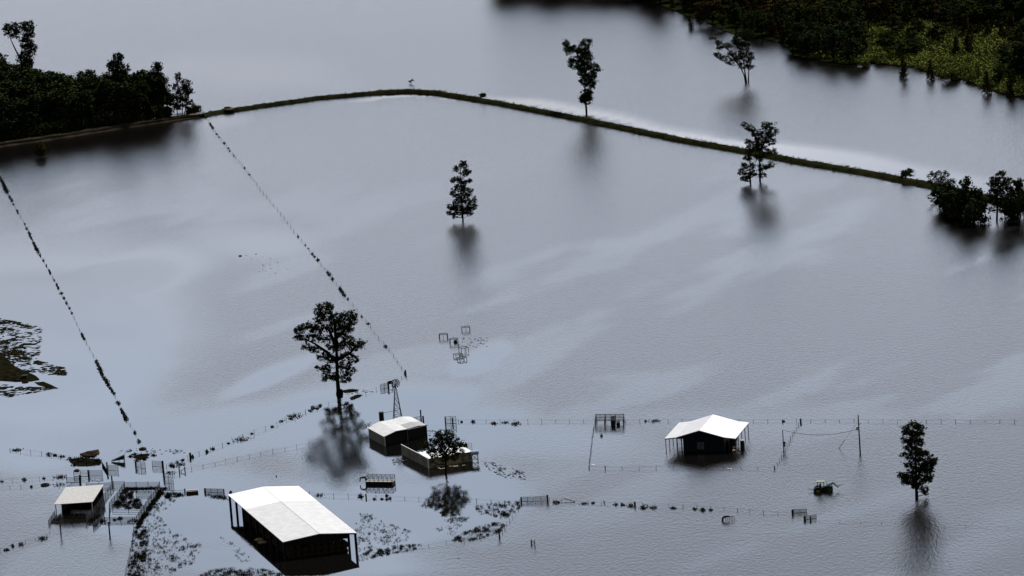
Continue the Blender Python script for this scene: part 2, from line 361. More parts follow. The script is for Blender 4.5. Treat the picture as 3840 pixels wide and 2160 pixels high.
solo_tree('small crowned tree poking out near the right of the left wood',(590,440),[[(590,440),(588,330),(588,250)]],[(588,246,18,14),(586,264,22,12),(575,290,26,18),(600,300,26,24)],cr=.9,per=14,leaf=.6,name='wood_tree',tr=.28,m='leaf_wood')
solo_tree('end tree of the left wood with see-through foliage beside the water gap',(683,436),[[(683,436),(684,380),(680,300)],[(664,438),(664,360),(668,290)],[(690,430),(700,380),(712,330)]],
  [(668,290,14,18),(695,312,22,16),(704,340,18,20),(688,350,24,26),(680,385,26,22),(716,384,14,10),(660,330,12,22),(664,400,16,14)],cr=.8,per=13,leaf=.5,name='wood_tree',tr=.22,m='leaf_wood',cov=.9)
wood('bush',0,(735,428),3.2,'scrubby bush beside the gap at the end of the left wood'); wood('bush',1,(712,430),3.,'dark scrub at the foot of the last tree of the left wood')
solo_tree('small yellowish willow shrub standing alone in the water below the left bank',(152,590),[[(150,590),(146,565),(140,545)],[(153,590),(156,560),(160,540)]],
  [(148,545,18,12),(156,562,18,14),(144,572,14,10),(160,580,10,8)],cr=.6,per=12,leaf=.4,name='willow_shrub',tr=.1,m='leaf_rust')
# far shore
SH=[(1880,-32),(2150,-25),(2420,-2),(2560,58),(2640,80),(2700,115),(2790,143),(2900,155),(2950,178),(2980,214),(3070,230),(3180,247),(3240,240),(3330,246),(3430,258),(3520,290),(3620,305),(3700,340),(3840,372),(3960,400)]
def sh_y(x): return np.interp(x,[a for a,_ in SH],[b_ for _,b_ in SH])
P=[g(a,b_-3) for a,b_ in SH]; mb_=MB(); far=[(600,2100,0),(700,3300,0),(-900,3300,0),(-700,2080,0)]
mb_.poly([(p.x,p.y,.25) for p in P]+[(q[0],q[1],.25) for q in [(600,P[-1].y),(1200,3600),(-900,3600),(P[0].x-5,2300)]],.8)
o=mb_.build('marsh_ground','marsh_ground'); o['kind']='structure'; o['label']='low marshy ground of the far shore under the trees'
GF='trees of the far shore wood'
LF={'round':'dark round-crowned tree in the far shore wood','tall':'dark tall slender tree in the far shore wood','cone':'dark conical cypress in the far shore wood','bush':'low bush under the far shore trees'}
nf=0
for row in range(15):
    x=1870+rng.uniform(0,30)
    while x<3960:
        y=sh_y(x)-10-row*23+rng.uniform(-8,8)
        if y>-150:
            marsh= 3230<x<3860 and 95+ (x-3230)*.06<y<sh_y(x)
            if not marsh or rng.uniform()<.16:
                k=['round','round','tall','cone','cone'][rng.integers(5)]
                v={'round':[0,1,2,2,3][rng.integers(5)],'tall':int(rng.integers(2)),'cone':int(rng.integers(2))}[k]
                h=rng.uniform(9,15) if row>2 else rng.uniform(6,12)
                if x<2500: h=rng.uniform(13,18)
                if marsh: h=rng.uniform(7,10)
                wood(k,v,(x,y),h,LF[k],GF,z=.1,wd=1.75 if k!='cone' else 1.3); nf+=1
        x+=rng.uniform(34,54)
for (x,y,h,k,v,lb) in [(2590,105,6.5,'cone',0,'lone bushy cypress standing in the water left of the far shore'),(3390,292,9,'cone',1,'conical cypress standing in open water before the yellow-green marsh'),
    (3491,298,8,'cone',1,'thin sparse cypress beside the marsh with its trunk bare at the waterline'),(3570,300,5.5,'bush',2,'rounded bright green bush at the water edge of the marsh'),
    (3672,308,6.5,'cone',2,'bright green pyramidal cypress at the water edge'),(3703,350,9,'cone',1,'brownish feathery cypress standing in the water at far right'),
    (3790,360,10,'cone',0,'dark broad cypress at the right edge of the photo'),(3010,210,9,'round',2,'round olive tree on the shoreline left of the marsh'),(3150,225,8,'cone',1,'reddish cypress on the shoreline left of the marsh'),(3060,205,7,'round',2,'small olive tree between shoreline trees left of the marsh'),
    (3240,250,4,'bush',2,'small reddish green bush on the marsh edge'),(3310,232,5,'bush',2,'pale green bush standing at the marsh inlet'),(3640,305,3.5,'bush',2,'low green bush between the two pyramids on the water edge')]:
    wood(k,v,(x,y),h,lb)
def marsh_pt(n):
    out=[]
    while len(out)<n:
        x=rng.uniform(3050,3900); y=rng.uniform(60,sh_y(x)-4)
        lim=95+(x-3230)*.02 if x>3230 else 150+(3230-x)*.35
        if y<lim or noise.noise(Vector((x*.02,y*.05,0)))<-.28: continue
        out.append(g(x,y))
    return out
pts=marsh_pt(3600); L=[]
PP=[]
for p in pts:
    hh=rng.uniform(.6,2.4)*(1+noise.noise(Vector((p.x*.08,p.y*.04,4))))
    r=rng.uniform(.8,1.6); PP.append(np.array([p.x,p.y,.3+hh*.6])+rng.normal(size=(18,3))*np.array([r,r,hh*.35+.2])*.7)
P=np.concatenate(PP); V,Q=leaf_quads(P,.75,.3); o=np_mesh('marsh_thicket',V,Q,'leaf_marsh'); o['kind']='stuff'; o['label']='yellow-green marsh thicket covering the far shore flats'
# ------------------------------------------------------------------ solitary trees
rng=np.random.default_rng(33)
solo_tree('tall narrow forked tree standing behind the levee with a bare lower trunk',(2199,412),[[(2199,412),(2196,380),(2192,300),(2190,220),(2192,160)],[(2190,240),(2160,195),(2128,170)]],
 [(2122,165,14,13),(2132,190,16,13),(2155,185,20,14),(2195,160,20,16),(2185,190,22,18),(2196,215,26,20),(2160,235,30,22),(2190,250,30,22),(2232,255,16,18),(2215,285,22,16),(2195,300,24,22),(2220,310,16,16),(2200,350,26,22),(2196,372,24,18),(2186,275,18,12)],cr=.95,per=17,leaf=.55,tr=.42,cov=1.15)
solo_tree('sprawling multi-stemmed tree in the water near the far shore',(2800,309),[[(2797,309),(2790,280),(2770,240),(2735,215),(2705,205)],[(2800,309),(2792,260),(2785,200),(2780,150)],[(2806,309),(2808,265),(2815,220)],[(2770,238),(2720,170),(2680,148)]],
 [(2672,145,12,7),(2695,160,14,9),(2700,182,14,8),(2722,172,22,10),(2688,208,15,10),(2715,220,18,10),(2740,232,16,10),(2770,215,22,16),(2788,180,24,24),(2775,150,28,22),(2800,130,26,20),(2808,215,18,20),(2812,245,14,14),(2785,245,16,12),(2745,200,16,9)],cr=.85,per=14,leaf=.5,tr=.3,cov=1.)
solo_tree('wide topped tree on the right of the close pair by the levee',(2850,680),[[(2850,680),(2849,620),(2848,560),(2846,500)],[(2849,560),(2880,510),(2895,480)],[(2848,540),(2820,490),(2790,468)]],
 [(2790,465,12,9),(2810,482,18,13),(2835,495,20,14),(2880,475,26,16),(2898,495,18,18),(2870,505,26,18),(2850,530,24,18),(2890,530,18,14),(2806,530,16,9),(2830,545,20,14),(2850,560,24,16),(2905,568,13,10),(2880,570,16,10),(2848,590,22,14),(2885,620,18,12),(2860,630,20,14),(2858,655,16,9)],cr=.8,per=14,leaf=.46,tr=.36)
solo_tree('shorter left tree of the close pair by the levee with low drooping foliage',(2814,689),[[(2814,689),(2813,640),(2812,580),(2810,545)]],
 [(2815,560,16,18),(2808,590,14,12),(2795,625,16,12),(2778,645,12,10),(2800,655,18,12),(2825,650,14,12),(2795,672,18,8),(2820,620,12,12),(2790,590,8,5)],cr=.7,per=14,leaf=.42,tr=.3)
solo_tree('slim lone tree in the middle of the open water',(1736,829),[[(1736,829),(1733,770),(1729,700),(1727,640),(1735,612)],[(1733,810),(1731,700)]],
 [(1738,608,9,5),(1710,632,9,9),(1738,622,13,9),(1752,640,10,7),(1740,650,14,7),(1762,645,4,3),(1712,672,16,7),(1695,678,10,6),(1730,690,16,10),(1756,678,12,6),(1765,678,6,4),(1722,705,20,9),(1750,715,18,8),(1700,728,10,9),(1730,735,22,10),(1757,730,8,6),(1779,748,7,8),(1720,755,18,8),(1752,755,12,7),(1770,770,15,10),(1692,775,12,9),(1715,780,20,9),(1750,785,20,8),(1780,782,7,5),(1686,795,8,8),(1715,800,20,7),(1745,798,16,6),(1765,802,8,5),(1702,813,9,3)],cr=.6,per=14,leaf=.38,tr=.3,cov=1.0,wf=1.4)
solo_tree('lone tree with a narrow top and a right-hand bulge at the lower right',(3437,1868),[[(3438,1868),(3436,1820),(3434,1740),(3430,1660),(3428,1610)],[(3436,1790),(3470,1730)]],
 [(3428,1596,22,12),(3448,1604,16,14),(3398,1605,14,10),(3405,1622,20,14),(3440,1630,24,14),(3395,1650,16,8),(3420,1655,24,14),(3450,1660,14,12),(3408,1680,20,10),(3440,1690,24,16),(3392,1705,14,8),(3425,1715,26,16),(3470,1700,18,12),(3490,1725,24,20),(3455,1735,26,18),(3405,1740,16,10),(3480,1755,28,18),(3430,1765,28,16),(3385,1780,20,12),(3410,1795,26,16),(3445,1800,28,16),(3478,1790,22,14),(3395,1808,18,8),(3440,1825,24,12),(3465,1835,16,10),(3470,1848,9,6)],cr=.68,per=16,leaf=.42,tr=.42,cov=1.2)
solo_tree('largest tree, broad spreading crown left of the windmill and grey shed',(1268,1477),[[(1270,1477),(1265,1420),(1263,1340),(1258,1260),(1250,1190),(1225,1140)],[(1264,1350),(1225,1320),(1180,1290),(1130,1265)],[(1262,1300),(1235,1240),(1200,1215)],[(1258,1260),(1295,1235),(1330,1190)],[(1263,1340),(1310,1325),(1345,1290)],[(1262,1290),(1255,1220),(1275,1190)]],
 [(1215,1150,24,16),(1195,1165,16,14),(1235,1152,18,14),(1200,1190,22,22),(1230,1185,30,22),(1265,1190,24,20),(1310,1185,26,18),(1325,1178,14,12),(1295,1210,26,20),(1325,1205,14,14),(1250,1225,40,24),(1145,1222,26,14),(1120,1240,22,16),(1165,1230,24,14),(1190,1235,24,16),(1120,1265,16,12),(1145,1270,22,12),(1290,1245,30,20),(1315,1235,14,10),(1180,1265,26,14),(1220,1270,24,14),(1155,1300,22,12),(1185,1310,22,12),(1305,1280,36,20),(1350,1290,24,16),(1330,1305,18,12),(1260,1300,36,20),(1215,1340,26,14),(1245,1345,26,16),(1300,1335,28,16),(1335,1350,16,12),(1195,1378,14,8),(1225,1380,24,14),(1290,1370,30,18),(1315,1390,18,14),(1230,1408,24,14),(1275,1405,26,14),(1305,1412,16,14),(1215,1425,12,8),(1295,1428,18,10),(1250,1420,12,9)],cr=.6,per=13,leaf=.4,tr=.62,cov=.85,flare=1.2)
solo_tree('small round crowned tree in front of the roofless white pen',(1671,1777),[[(1671,1777),(1672,1740),(1668,1700),(1665,1650)],[(1669,1710),(1645,1690),(1620,1675)],[(1669,1705),(1700,1690),(1725,1678)],[(1668,1700),(1690,1660)]],
 [(1655,1628,22,12),(1680,1630,20,14),(1640,1645,22,14),(1695,1650,20,14),(1660,1655,30,16),(1615,1660,20,10),(1590,1670,20,9),(1635,1675,28,14),(1675,1678,30,16),(1710,1670,24,12),(1728,1668,18,10),(1605,1690,22,9),(1645,1700,26,12),(1690,1700,26,12),(1720,1692,18,9),(1630,1712,16,8),(1700,1718,18,8),(1665,1720,14,8),(1620,1728,10,5)],cr=.55,per=12,leaf=.36,tr=.3,cov=.62,wf=1.35,m='leaf_olive')
solo_tree('tiny sapling on the bend of the levee',(1542,313),[[(1542,313),(1541,303)]],[(1545,302,5,3),(1537,305,4,2.5)],cr=.5,per=9,leaf=.4,name='sapling',tr=.12)
# right cluster
solo_tree('airy many-stemmed tree at the left end of the right-hand clump',(3520,762),[[(3520,762),(3512,720),(3490,680),(3480,665)],[(3526,762),(3524,700),(3520,660)],[(3532,762),(3535,700),(3545,660)],[(3515,762),(3495,745),(3480,740)]],
 [(3492,658,14,12),(3515,655,16,16),(3545,655,16,14),(3530,680,26,16),(3498,680,18,12),(3565,682,16,14),(3545,700,22,14),(3515,705,22,10),(3485,738,10,6),(3500,755,12,5),(3530,735,20,10)],cr=.75,per=12,leaf=.4,tr=.13,m='leaf_olive',cov=.9)
for x,y,h,k,v,lb in [(3575,800,10,'round',0,'broad bushy tree second from the left in the right-hand clump'),(3625,822,13.5,'round',2,'tallest bushy olive tree in the middle of the right-hand clump'),(3555,785,7,'bush',1,'dark low bush joining the airy tree to the right-hand clump'),(3600,815,8,'bush',1,'low dark bush under the bushy trees of the right-hand clump'),
   (3672,815,10,'round',1,'dark bushy tree just left of the bare-trunked tree in the right-hand clump'),(3650,840,7,'bush',1,'low bush at the front of the right-hand clump'),(3820,800,11.5,'round',1,'dark tree cut by the right edge of the photo'),(3840,830,10,'round',2,'front tree cut by the right edge of the photo'),(3800,815,6,'bush',1,'low bush between trunks near the right edge')]:
    wood(k,v,(x,y),h,lb)
solo_tree('bare-trunked round-topped tree standing tall in the right-hand clump',(3738,828),[[(3738,828),(3740,760),(3742,700),(3748,660)]],
 [(3755,655,20,12),(3730,675,18,12),(3775,680,20,14),(3750,680,26,16),(3715,690,14,12),(3745,705,34,16),(3720,725,22,14),(3785,705,16,14),(3755,735,28,16),(3725,755,20,12),(3745,770,24,10),(3720,785,12,8),(3750,790,8,5)],cr=.7,per=14,leaf=.44,tr=.36)
solo_tree('thin pale-stemmed tree right of the bare-trunked tree',(3768,842),[[(3768,842),(3768,790),(3772,750),(3790,730)],[(3768,800),(3756,780)]],
 [(3785,735,14,12),(3775,765,16,12),(3800,755,18,14),(3790,790,20,14),(3760,790,8,6),(3810,785,16,16),(3755,825,6,8)],cr=.65,per=12,leaf=.42,tr=.2,m='leaf_wood')
wood('bush',1,(3398,672),2.4,'low shrub growing on the levee near the right-hand clump',z=.9,wd=1.6)
wood('bush',1,(1812,373),1.6,'tiny shrub on the levee crest right of its bend',z=.9,wd=1.4)
# ------------------------------------------------------------------ buildings
def rect(pxs,z):
    P=[g(a,b_,z) for a,b_ in pxs]                      # BL BR FR FL
    e1=(P[1]-P[0]).normalized(); e2=(P[0]-P[3]).normalized(); print('skew deg',90-math.degrees(math.acos(e1.dot(e2))),90-math.degrees(math.acos((P[2]-P[3]).normalized().dot((P[1]-P[2]).normalized()))))
    c=sum(P,Vector())/4; ax=((P[1]-P[0])+(P[2]-P[3]))/2; ay=((P[0]-P[3])+(P[1]-P[2]))/2
    W,D=ax.length,ay.length; t=math.atan2(ax.y,ax.x); q=Matrix.Rotation(-t,4,'Z')@ay.normalized()
    return Vector((c.x,c.y,0)),t,W,D,q
def sheared(root,q):           # the photo's ground plan is a few degrees off square
    M=Matrix(((1,q.x,0,0),(0,q.y,0,0),(0,0,1,0),(0,0,0,1)))
    for o in root.children_recursive: o.data.transform(M)
def roof_slab(m_,xs_,zs_,y0,y1,th=.14):
    for (xa,xb),(za,zb) in zip(zip(xs_,xs_[1:]),zip(zs_,zs_[1:])):
        m_.add([(xa,y0,za),(xb,y0,zb),(xb,y1,zb),(xa,y1,za),(xa,y0,za-th),(xb,y0,zb-th),(xb,y1,zb-th),(xa,y1,za-th)],[(0,1,2,3),(7,6,5,4),(0,4,5,1),(1,5,6,2),(2,6,7,3),(3,7,4,0)])
    return m_
# hay barn
hb=hgt(g(864,1921.5),(858,1859))
c,t,W,D,sq=rect([(854,1856),(1120.5,1822),(1339,1998.8),(1060.6,2031.8)],hb); print('barn',hb,W,D)
barn=thing('hay_barn',c,'big open-sided hay barn with a long white metal roof at the bottom','barn',t)
rise=.95
roof_slab(MB(),[-W/2,0,W/2],[hb,hb+rise,hb],-D/2,D*.17).build('roof','roof_white',barn)
o=roof_slab(MB(),[-W/2,0,W/2],[hb+.03,hb+rise+.03,hb+.03],D*.17+.01,D/2).build('roof','roof_new_lit',barn); o['label']='whiter newer back third of the roof'
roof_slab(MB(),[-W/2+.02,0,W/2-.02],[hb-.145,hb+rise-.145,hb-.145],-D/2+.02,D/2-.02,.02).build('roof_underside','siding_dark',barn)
MB().box((-.1,-D/2-.02,hb+rise-.02),(.1,D/2+.02,hb+rise+.045)).build('ridge_cap','roof_white',barn)
nb=8
for k in range(nb+1):
    y=-D/2+.4+(D-.8)*k/nb
    for x in (-W/2+.35,W/2-.35): MB().box((x-.24,y-.24,-1),(x+.24,y+.24,hb-.16)).build('post','siding_dark',barn)
for x in (-W*.22,): 
    MB().box((x-.24,D/2-.64,-1),(x+.24,D/2-.16,hb+rise*.5)).build('post','siding_dark',barn)
m_=MB()
for k in range(nb+1):
    y=-D/2+.4+(D-.8)*k/nb; m_.beam((-W/2+.3,y,hb-.35),(0,y,hb+rise-.35),.1); m_.beam((W/2-.3,y,hb-.35),(0,y,hb+rise-.35),.1)
m_.build('rafters','siding_dark',barn)
m_=MB(); y=-D/2+.12
m_.add([(-W/2+.5,y,hb-1.1),(W/2-1.8,y,hb-1.1),(W/2-1.8,y,hb+.05),(0,y,hb+rise-.2),(-W/2+.5,y,hb-.1),(-W/2+.5,y+.1,hb-1.1),(W/2-1.8,y+.1,hb-1.1),(W/2-1.8,y+.1,hb+.05),(0,y+.1,hb+rise-.2),(-W/2+.5,y+.1,hb-.1)],[(0,1,2,3,4),(9,8,7,6,5),(0,5,6,1),(1,6,7,2),(2,7,8,3),(3,8,9,4),(4,9,5,0)])
m_.build('gable_wall','siding_dark',barn)
MB().box((-.12,-D/2+1.2,hb*.5-.8),(.1,-D/2+1.4,hb*.5)).v
# round bales in the barn
def make_bale(m='hay'):
    mb2=MB(); n=14; r=.78; hl=.62
    V=[]; 
    for yy,rr in ((-hl,r*.9),(-hl*.9,r),(hl*.9,r),(hl,r*.9)):
        for i in range(n): a=2*math.pi*i/n; q=rr*(1+random.uniform(-.03,.03)); V.append((q*math.cos(a),yy,q*math.sin(a)))
    Fc=[(j*n+i,j*n+(i+1)%n,(j+1)*n+(i+1)%n,(j+1)*n+i) for j in range(3) for i in range(n)]+[tuple(range(n)),tuple(range(4*n-1,3*n-1,-1))]
    return mb2.add(V,Fc)
bd=make_bale().build('hay_bale','hay'); bd.rotation_mode='XYZ'
first=True; bsq=sq; sheared(barn,sq); rot=Matrix.Rotation(t,4,'Z'); nc=int((W-1.9)/1.6)
BL={0:'round hay bale in the half-drowned bottom row under the big barn roof',1:'round hay bale in the middle row under the big barn roof',2:'round hay bale in the top row of the stack under the big barn roof'}
cnt=0
rows_y=[-D/2+1.3+1.28*j for j in range(int((D-7.5)/1.28))]
for j,y in enumerate(rows_y):
    for i in range(nc):
        for k in range(3):
            if j>1 and i>1: continue
            if k==2 and (random.random()<.15): continue
            if j<2 and i==nc-1 and k==2: continue
            x=-W/2+2.1+i*1.6+(0 if k%2==0 else .25); z=.1+k*1.36
            if z+.7>hb: continue
            p=c+rot@Vector((x+y*bsq.x,y*bsq.y,z))
            o=bd if first else bd.copy()
            if not first: COL.objects.link(o)
            first=False; o.location=p; o.rotation_euler=(0,0,t+random.uniform(-.05,.05)); tag(o,BL[k],'hay bale','hay bales stacked under the barn roof'); cnt+=1
print('bales',cnt)
for (x,y),lb in (((973,2024),'tan soggy bale floating under the left eave of the barn, farther of two'),((985,2034),'tan soggy bale floating under the left eave of the barn, nearer of two')):
    p=g(x,y); mb2=MB(); n=14
    for i in range(6): pass
    V=[(0,0,.42)];Fc=[]
    for j in range(1,6):
        a=j/5*math.pi/2+.0
        for i in range(n): q=2*math.pi*i/n; V.append((1.25*math.sin(a)*math.cos(q)*random.uniform(.93,1.05),.8*math.sin(a)*math.sin(q),.42*math.cos(a)-.04))
    Fc=[(0,1+i,1+(i+1)%n) for i in range(n)]+[(1+j*n+i,1+(j+1)*n+i,1+(j+1)*n+(i+1)%n,1+j*n+(i+1)%n) for j in range(4) for i in range(n)]
    tag(mb2.add(V,Fc).build('floating_bale','hay_float',loc=p,smooth=True),lb,'hay bale')
# house
hh=hgt(g(2500.5,1696),(2495.3,1646)); 
c,t,W,D,sq=rect([(2542,1584.5),(2803.7,1584.5),(2761.8,1643.8),(2495.3,1645.3)],hh); print('house',hh,W,D)
hs=thing('farmhouse',c,'dark green gabled building with white roof and lean-to porches on both sides','house',t)
x1,x2=-W/2+W*.17,W/2-W*.165; h1=hh+.35; hr=hh+2.15
roof_slab(MB(),[x1,0],[h1+.02,hr],-D/2,D/2).build('roof','roof_shaded',hs); roof_slab(MB(),[0,x2],[hr,h1+.02],-D/2,D/2).build('roof','roof_new_lit',hs)  # sunward slopes whiter, left slopes greyer: light and shade painted into the roof
o=roof_slab(MB(),[-W/2,x1],[hh,h1],-D/2,D/2).build('porch_roof','roof_shaded',hs); o=roof_slab(MB(),[x2,W/2],[h1-.02,hh],-D/2,D/2).build('porch_roof','roof_new_lit',hs)
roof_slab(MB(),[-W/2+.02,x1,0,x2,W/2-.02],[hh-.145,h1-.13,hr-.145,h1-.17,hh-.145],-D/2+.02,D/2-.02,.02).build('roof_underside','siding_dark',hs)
xa=-W*.5+W*.255
m_=MB(); yb,yf=D/2-.5,-D/2+.35
m_.box((xa,yf,-1),(x2-.05,yb,h1-.22)); m_.build('wall','siding_green',hs)
for nm,y in (('gable',yf),('gable',yb-.15)):
    m_=MB(); y0=y-.02; m_.add([(x1,y0,h1-.5),(x2,y0,h1-.5),(x2,y0,h1-.15),(0,y0,hr-.16),(x1,y0,h1-.15),(x1,y0+.15,h1-.5),(x2,y0+.15,h1-.5),(x2,y0+.15,h1-.15),(0,y0+.15,hr-.16),(x1,y0+.15,h1-.15)],[(0,1,2,3,4),(9,8,7,6,5),(0,5,6,1),(1,6,7,2),(2,7,8,3),(3,8,9,4),(4,9,5,0)]); m_.build(nm,'siding_green',hs)
wx0=xa+(x2-xa)*.34; wf=MB().box((wx0-.08,yf-.05,.55),(wx0+1.9,yf-.001,2.55)).build('window','siding_dark',hs)
MB().box((wx0,yf-.08,.63),(wx0+.88,yf-.051,2.47)).box((wx0+.94,yf-.08,.63),(wx0+1.82,yf-.051,2.47)).build('pane','window_glass',wf)
for x in (-W/2+.2,W/2-.2):
    for k in range(5):
        y=-D/2+.3+(D-.6)*k/4; MB().tube((x,y,-1),(x,y,hh-.14),.1).build('porch_post','steel_dark',hs)
for x in (x1,x1+.75*(xa-x1)):
    MB().box((x-.12,yf,-1),(x+.12,yf+.24,h1-.16)).build('porch_post','steel_dark',hs)
MB().box((x2+1.0,-D/2+.3,-1),(x2+1.24,-D/2+.54,hh+.1)).build('porch_post','steel_dark',hs)
m_=MB()
for x in (-W/2+.1,W/2-.1): m_.beam((x,-D/2+.1,hh-.25),(x,D/2-.1,hh-.25),.07)
m_.beam((-W/2+.1,-D/2+.1,hh-.22),(x1,-D/2+.1,h1-.25),.07); m_.beam((x2,-D/2+.1,h1-.25),(W/2-.1,-D/2+.1,hh-.22),.07); m_.build('eave_beam','steel_dark',hs)
# stuff under the right porch
def cyl(mb2,c0,r,z0,z1,n=16,r2=None): return mb2.tube((c0[0],c0[1],z0),(c0[0],c0[1],z1),r,r2 or r,n)
p=g(2785,1682); o=thing('storage_tank',p,'upright dark tank with a pale lid beside the right porch posts','tank')
cyl(MB(),(0,0),.55,-.6,2.1).build('body','tank_black',o); cyl(MB(),(0,0),.66,2.1,2.24,16,.6).build('lid','steel_light',o)
p=g(2743,1678); o=thing('parked_machine',p,'dark farm machine sheltered under the right porch of the green building','machine')
MB().box((-.7,-1.2,.1),(.9,1.2,1.5)).box((-.45,-.6,1.5),(.6,.5,2.3)).build('body','steel_dark',o)
MB().tube((-.7,-1.1,.4),(-1.5,-1.4,1.4),.09).tube((-1.5,-1.4,1.4),(-.7,-1,2.3),.09).build('boom','steel_dark',o)
for sx in (-.8,.7):
    cyl2=MB(); cyl2.tube((sx,-.9,0.0),(sx+.35,-.9,0.0),.65,.65,16); cyl2.build('wheel','rubber',o)
p=g(2758,1688); o=thing('wire_crate',p,'small pale cage crate floating beneath the right porch','crate'); m_=MB()
for x in (-.5,.5):
    for y in (-.45,.45): m_.tube((x,y,-.2),(x,y,.85),.045)
for z in (.1,.85):
    for a,b2 in (((-.5,-.45),(.5,-.45)),((.5,-.45),(.5,.45)),((.5,.45),(-.5,.45)),((-.5,.45),(-.5,-.45))): m_.tube((*a,z),(*b2,z),.045)
m_.build('frame','lumber',o); MB().box((-.75,-.5,.0),(.75,.5,.07)).build('base','lumber',o)
# grey storage shed : two joined roofs
hz=hgt(g(1443.5,1674.5),(1441.7,1636)); 
def W3(x,y,z): return g(x,y,z)
A=W3(1380.7,1603,hz); B=W3(1441.7,1635.6,hz); C=W3(1599.6,1597.6,hz)
ax=(C-B); 
t=math.atan2(ax.y,ax.x); W=ax.length; D=(A-B).length; ssq=Matrix.Rotation(-t,4,'Z')@(A-B).normalized(); cc=Vector((B.x,B.y,0)); print('shed',hz,W,D,math.degrees(t),math.degrees(math.atan2((A-B).y,(A-B).x)))
sd=thing('storage_shed',cc,'grey metal shed with a two-level white roof between the windmill and the pen','shed',t); 
sp=W*.54; Wt=W
MB().box((0,0,-1),(.12,D,hz-.02)).build('wall','siding_grey',sd); MB().box((.12,D-.12,-1),(W,D,hz+.3)).build('wall','siding_dark',sd)
MB().box((.12,.1,-1),(sp-.1,.22,hz+.1)).box((sp+.1,.1,-1),(W-.12,.22,hz+.35)).build('door_front','siding_dark',sd); MB().box((W-.12,.22,-1),(W,D-.12,hz-.05)).build('wall','siding_dark',sd)
for x in (-.03,sp-.1,W-.1): MB().box((x,-.04,-1),(x+.16,.1,hz)).build('corner_trim','steel_light' if x<0 else 'siding_grey',sd)
roof_slab(MB(),[-.3,sp*.5,sp],[hz,hz+.75,hz+.55],-.3,D+.3,.12).build('roof','roof_white',sd)
o=roof_slab(MB(),[sp+.01,W-2.6,W+.2],[hz+.58,hz+.72,hz+.22],-.35,D*.42,.12).build('roof','roof_dull',sd); o['label']='duller grey front section of the roof'
roof_slab(MB(),[sp+.01,W-2.6,W+.2],[hz+.56,hz+.70,hz+.2],D*.42+.01,D+.3,.12).build('roof','roof_white',sd)
MB().box((sp,-.4,hz+.28),(W+.2,-.35,hz+.44)).build('gutter','trim_white',sd)
sheared(sd,ssq)
# roofless pen with pale walls and a white lean-to strip
hp=hgt(g(1607,1757),(1605,1719.8))
A=g(1504.5,1667.5,hp); B=g(1605,1719.6,hp); C=g(1766.5,1692.7,hp); ax=C-B; t=math.atan2(ax.y,ax.x); W=ax.length; D=(A-B).length
print('pen',hp,W,D,math.degrees(t),math.degrees(math.atan2((A-B).y,(A-B).x)))
# left wall runs from A to B and need not be square to the front
pn=thing('walled_pen',(B.x,B.y,0),'long pale walled pen, mostly roofless, behind the small round tree','building',t)
la=(Matrix.Rotation(-t,4,'Z')@(A-B)); la.z=0; ld=la.normalized(); ln=Vector((-ld.y,ld.x,0))
def wall_seg(m_,a,b2,z0,z1,th=.12):
    a=Vector(a);b2=Vector(b2);d=(b2-a).normalized();q=Vector((-d.y,d.x,0))*th*.5
    return m_.add([(*(a-q).xy,z0),(*(b2-q).xy,z0),(*(b2+q).xy,z0),(*(a+q).xy,z0),(*(a-q).xy,z1),(*(b2-q).xy,z1),(*(b2+q).xy,z1),(*(a+q).xy,z1)],[(3,2,1,0),(4,5,6,7),(0,1,5,4),(1,2,6,5),(2,3,7,6),(3,0,4,7)])
wall_seg(MB(),(0,0,0),la,-1,hp).build('wall','siding_grey',pn)
wall_seg(MB(),(.1,0,0),(W,0,0),-1,hp-.12).build('front_wall','wall_pale',pn)
wall_seg(MB(),(0,-.0,0),la,hp+.003,hp+.12,.2).build('wall_cap','trim_white',pn)
MB().box((-.12,-.12,-1),(.1,.1,hp+.1)).build('corner_trim','trim_white',pn); MB().box((W-.05,-.12,-1),(W+.15,.1,hp)).build('corner_trim','trim_white',pn)
f=.36; q=la*f
P=[Vector((-.1,-.25,hp-.02)),Vector((W+.2,-.25,hp-.02)),Vector((W+.2,0,hp+.0))+q+Vector((0,0,.3)),Vector((-.1,0,hp+.0))+q+Vector((0,0,.3))]
# thin sloped lean-to roof along the front
V=[tuple(p_) for p_ in P]+[(p_.x,p_.y,p_.z-.1) for p_ in P]
MB().add(V,[(0,1,2,3),(7,6,5,4),(0,4,5,1),(1,5,6,2),(2,6,7,3),(3,7,4,0)]).build('lean_roof','roof_new_lit',pn)
wall_seg(MB(),(W*.98,0,0),Vector((W*.98,0,0))+la*.36,-1,hp-.2).build('wall','siding_dark',pn)
wall_seg(MB(),q+Vector((.3,0,0)),q+Vector((W,0,0)),-1,hp-.35).build('wall','siding_dark',pn)
p=g(1729,1690); o=thing('feed_bin',p,'dark box bin with a ladder rack behind the right end of the walled pen','bin',.3)
MB().box((-1.6,-.8,-.6),(1.6,.8,1.8)).build('body','tank_black',o); MB().box((-1.7,-.9,1.8),(1.7,.9,1.92)).build('lid','roof_dull',o)
m_=MB()
for x in (1.9,2.7): m_.tube((x,-.9,-.4),(x,-.9,2.0),.05)
for z in (.2,.6,1.,1.4,1.9): m_.tube((1.9,-.9,z),(2.7,-.9,z),.04)
m_.build('ladder','steel_light',o)
p=g(1782,1729); o=thing('fuel_tank',p,'blue-grey fuel tank lying on a lattice stand at the right end of the walled pen','tank',.12)
zt=hgt(p,(1780,1697)); s=[(-.75,-.5),(.75,-.5),(.75,.5),(-.75,.5)]; m_=MB()
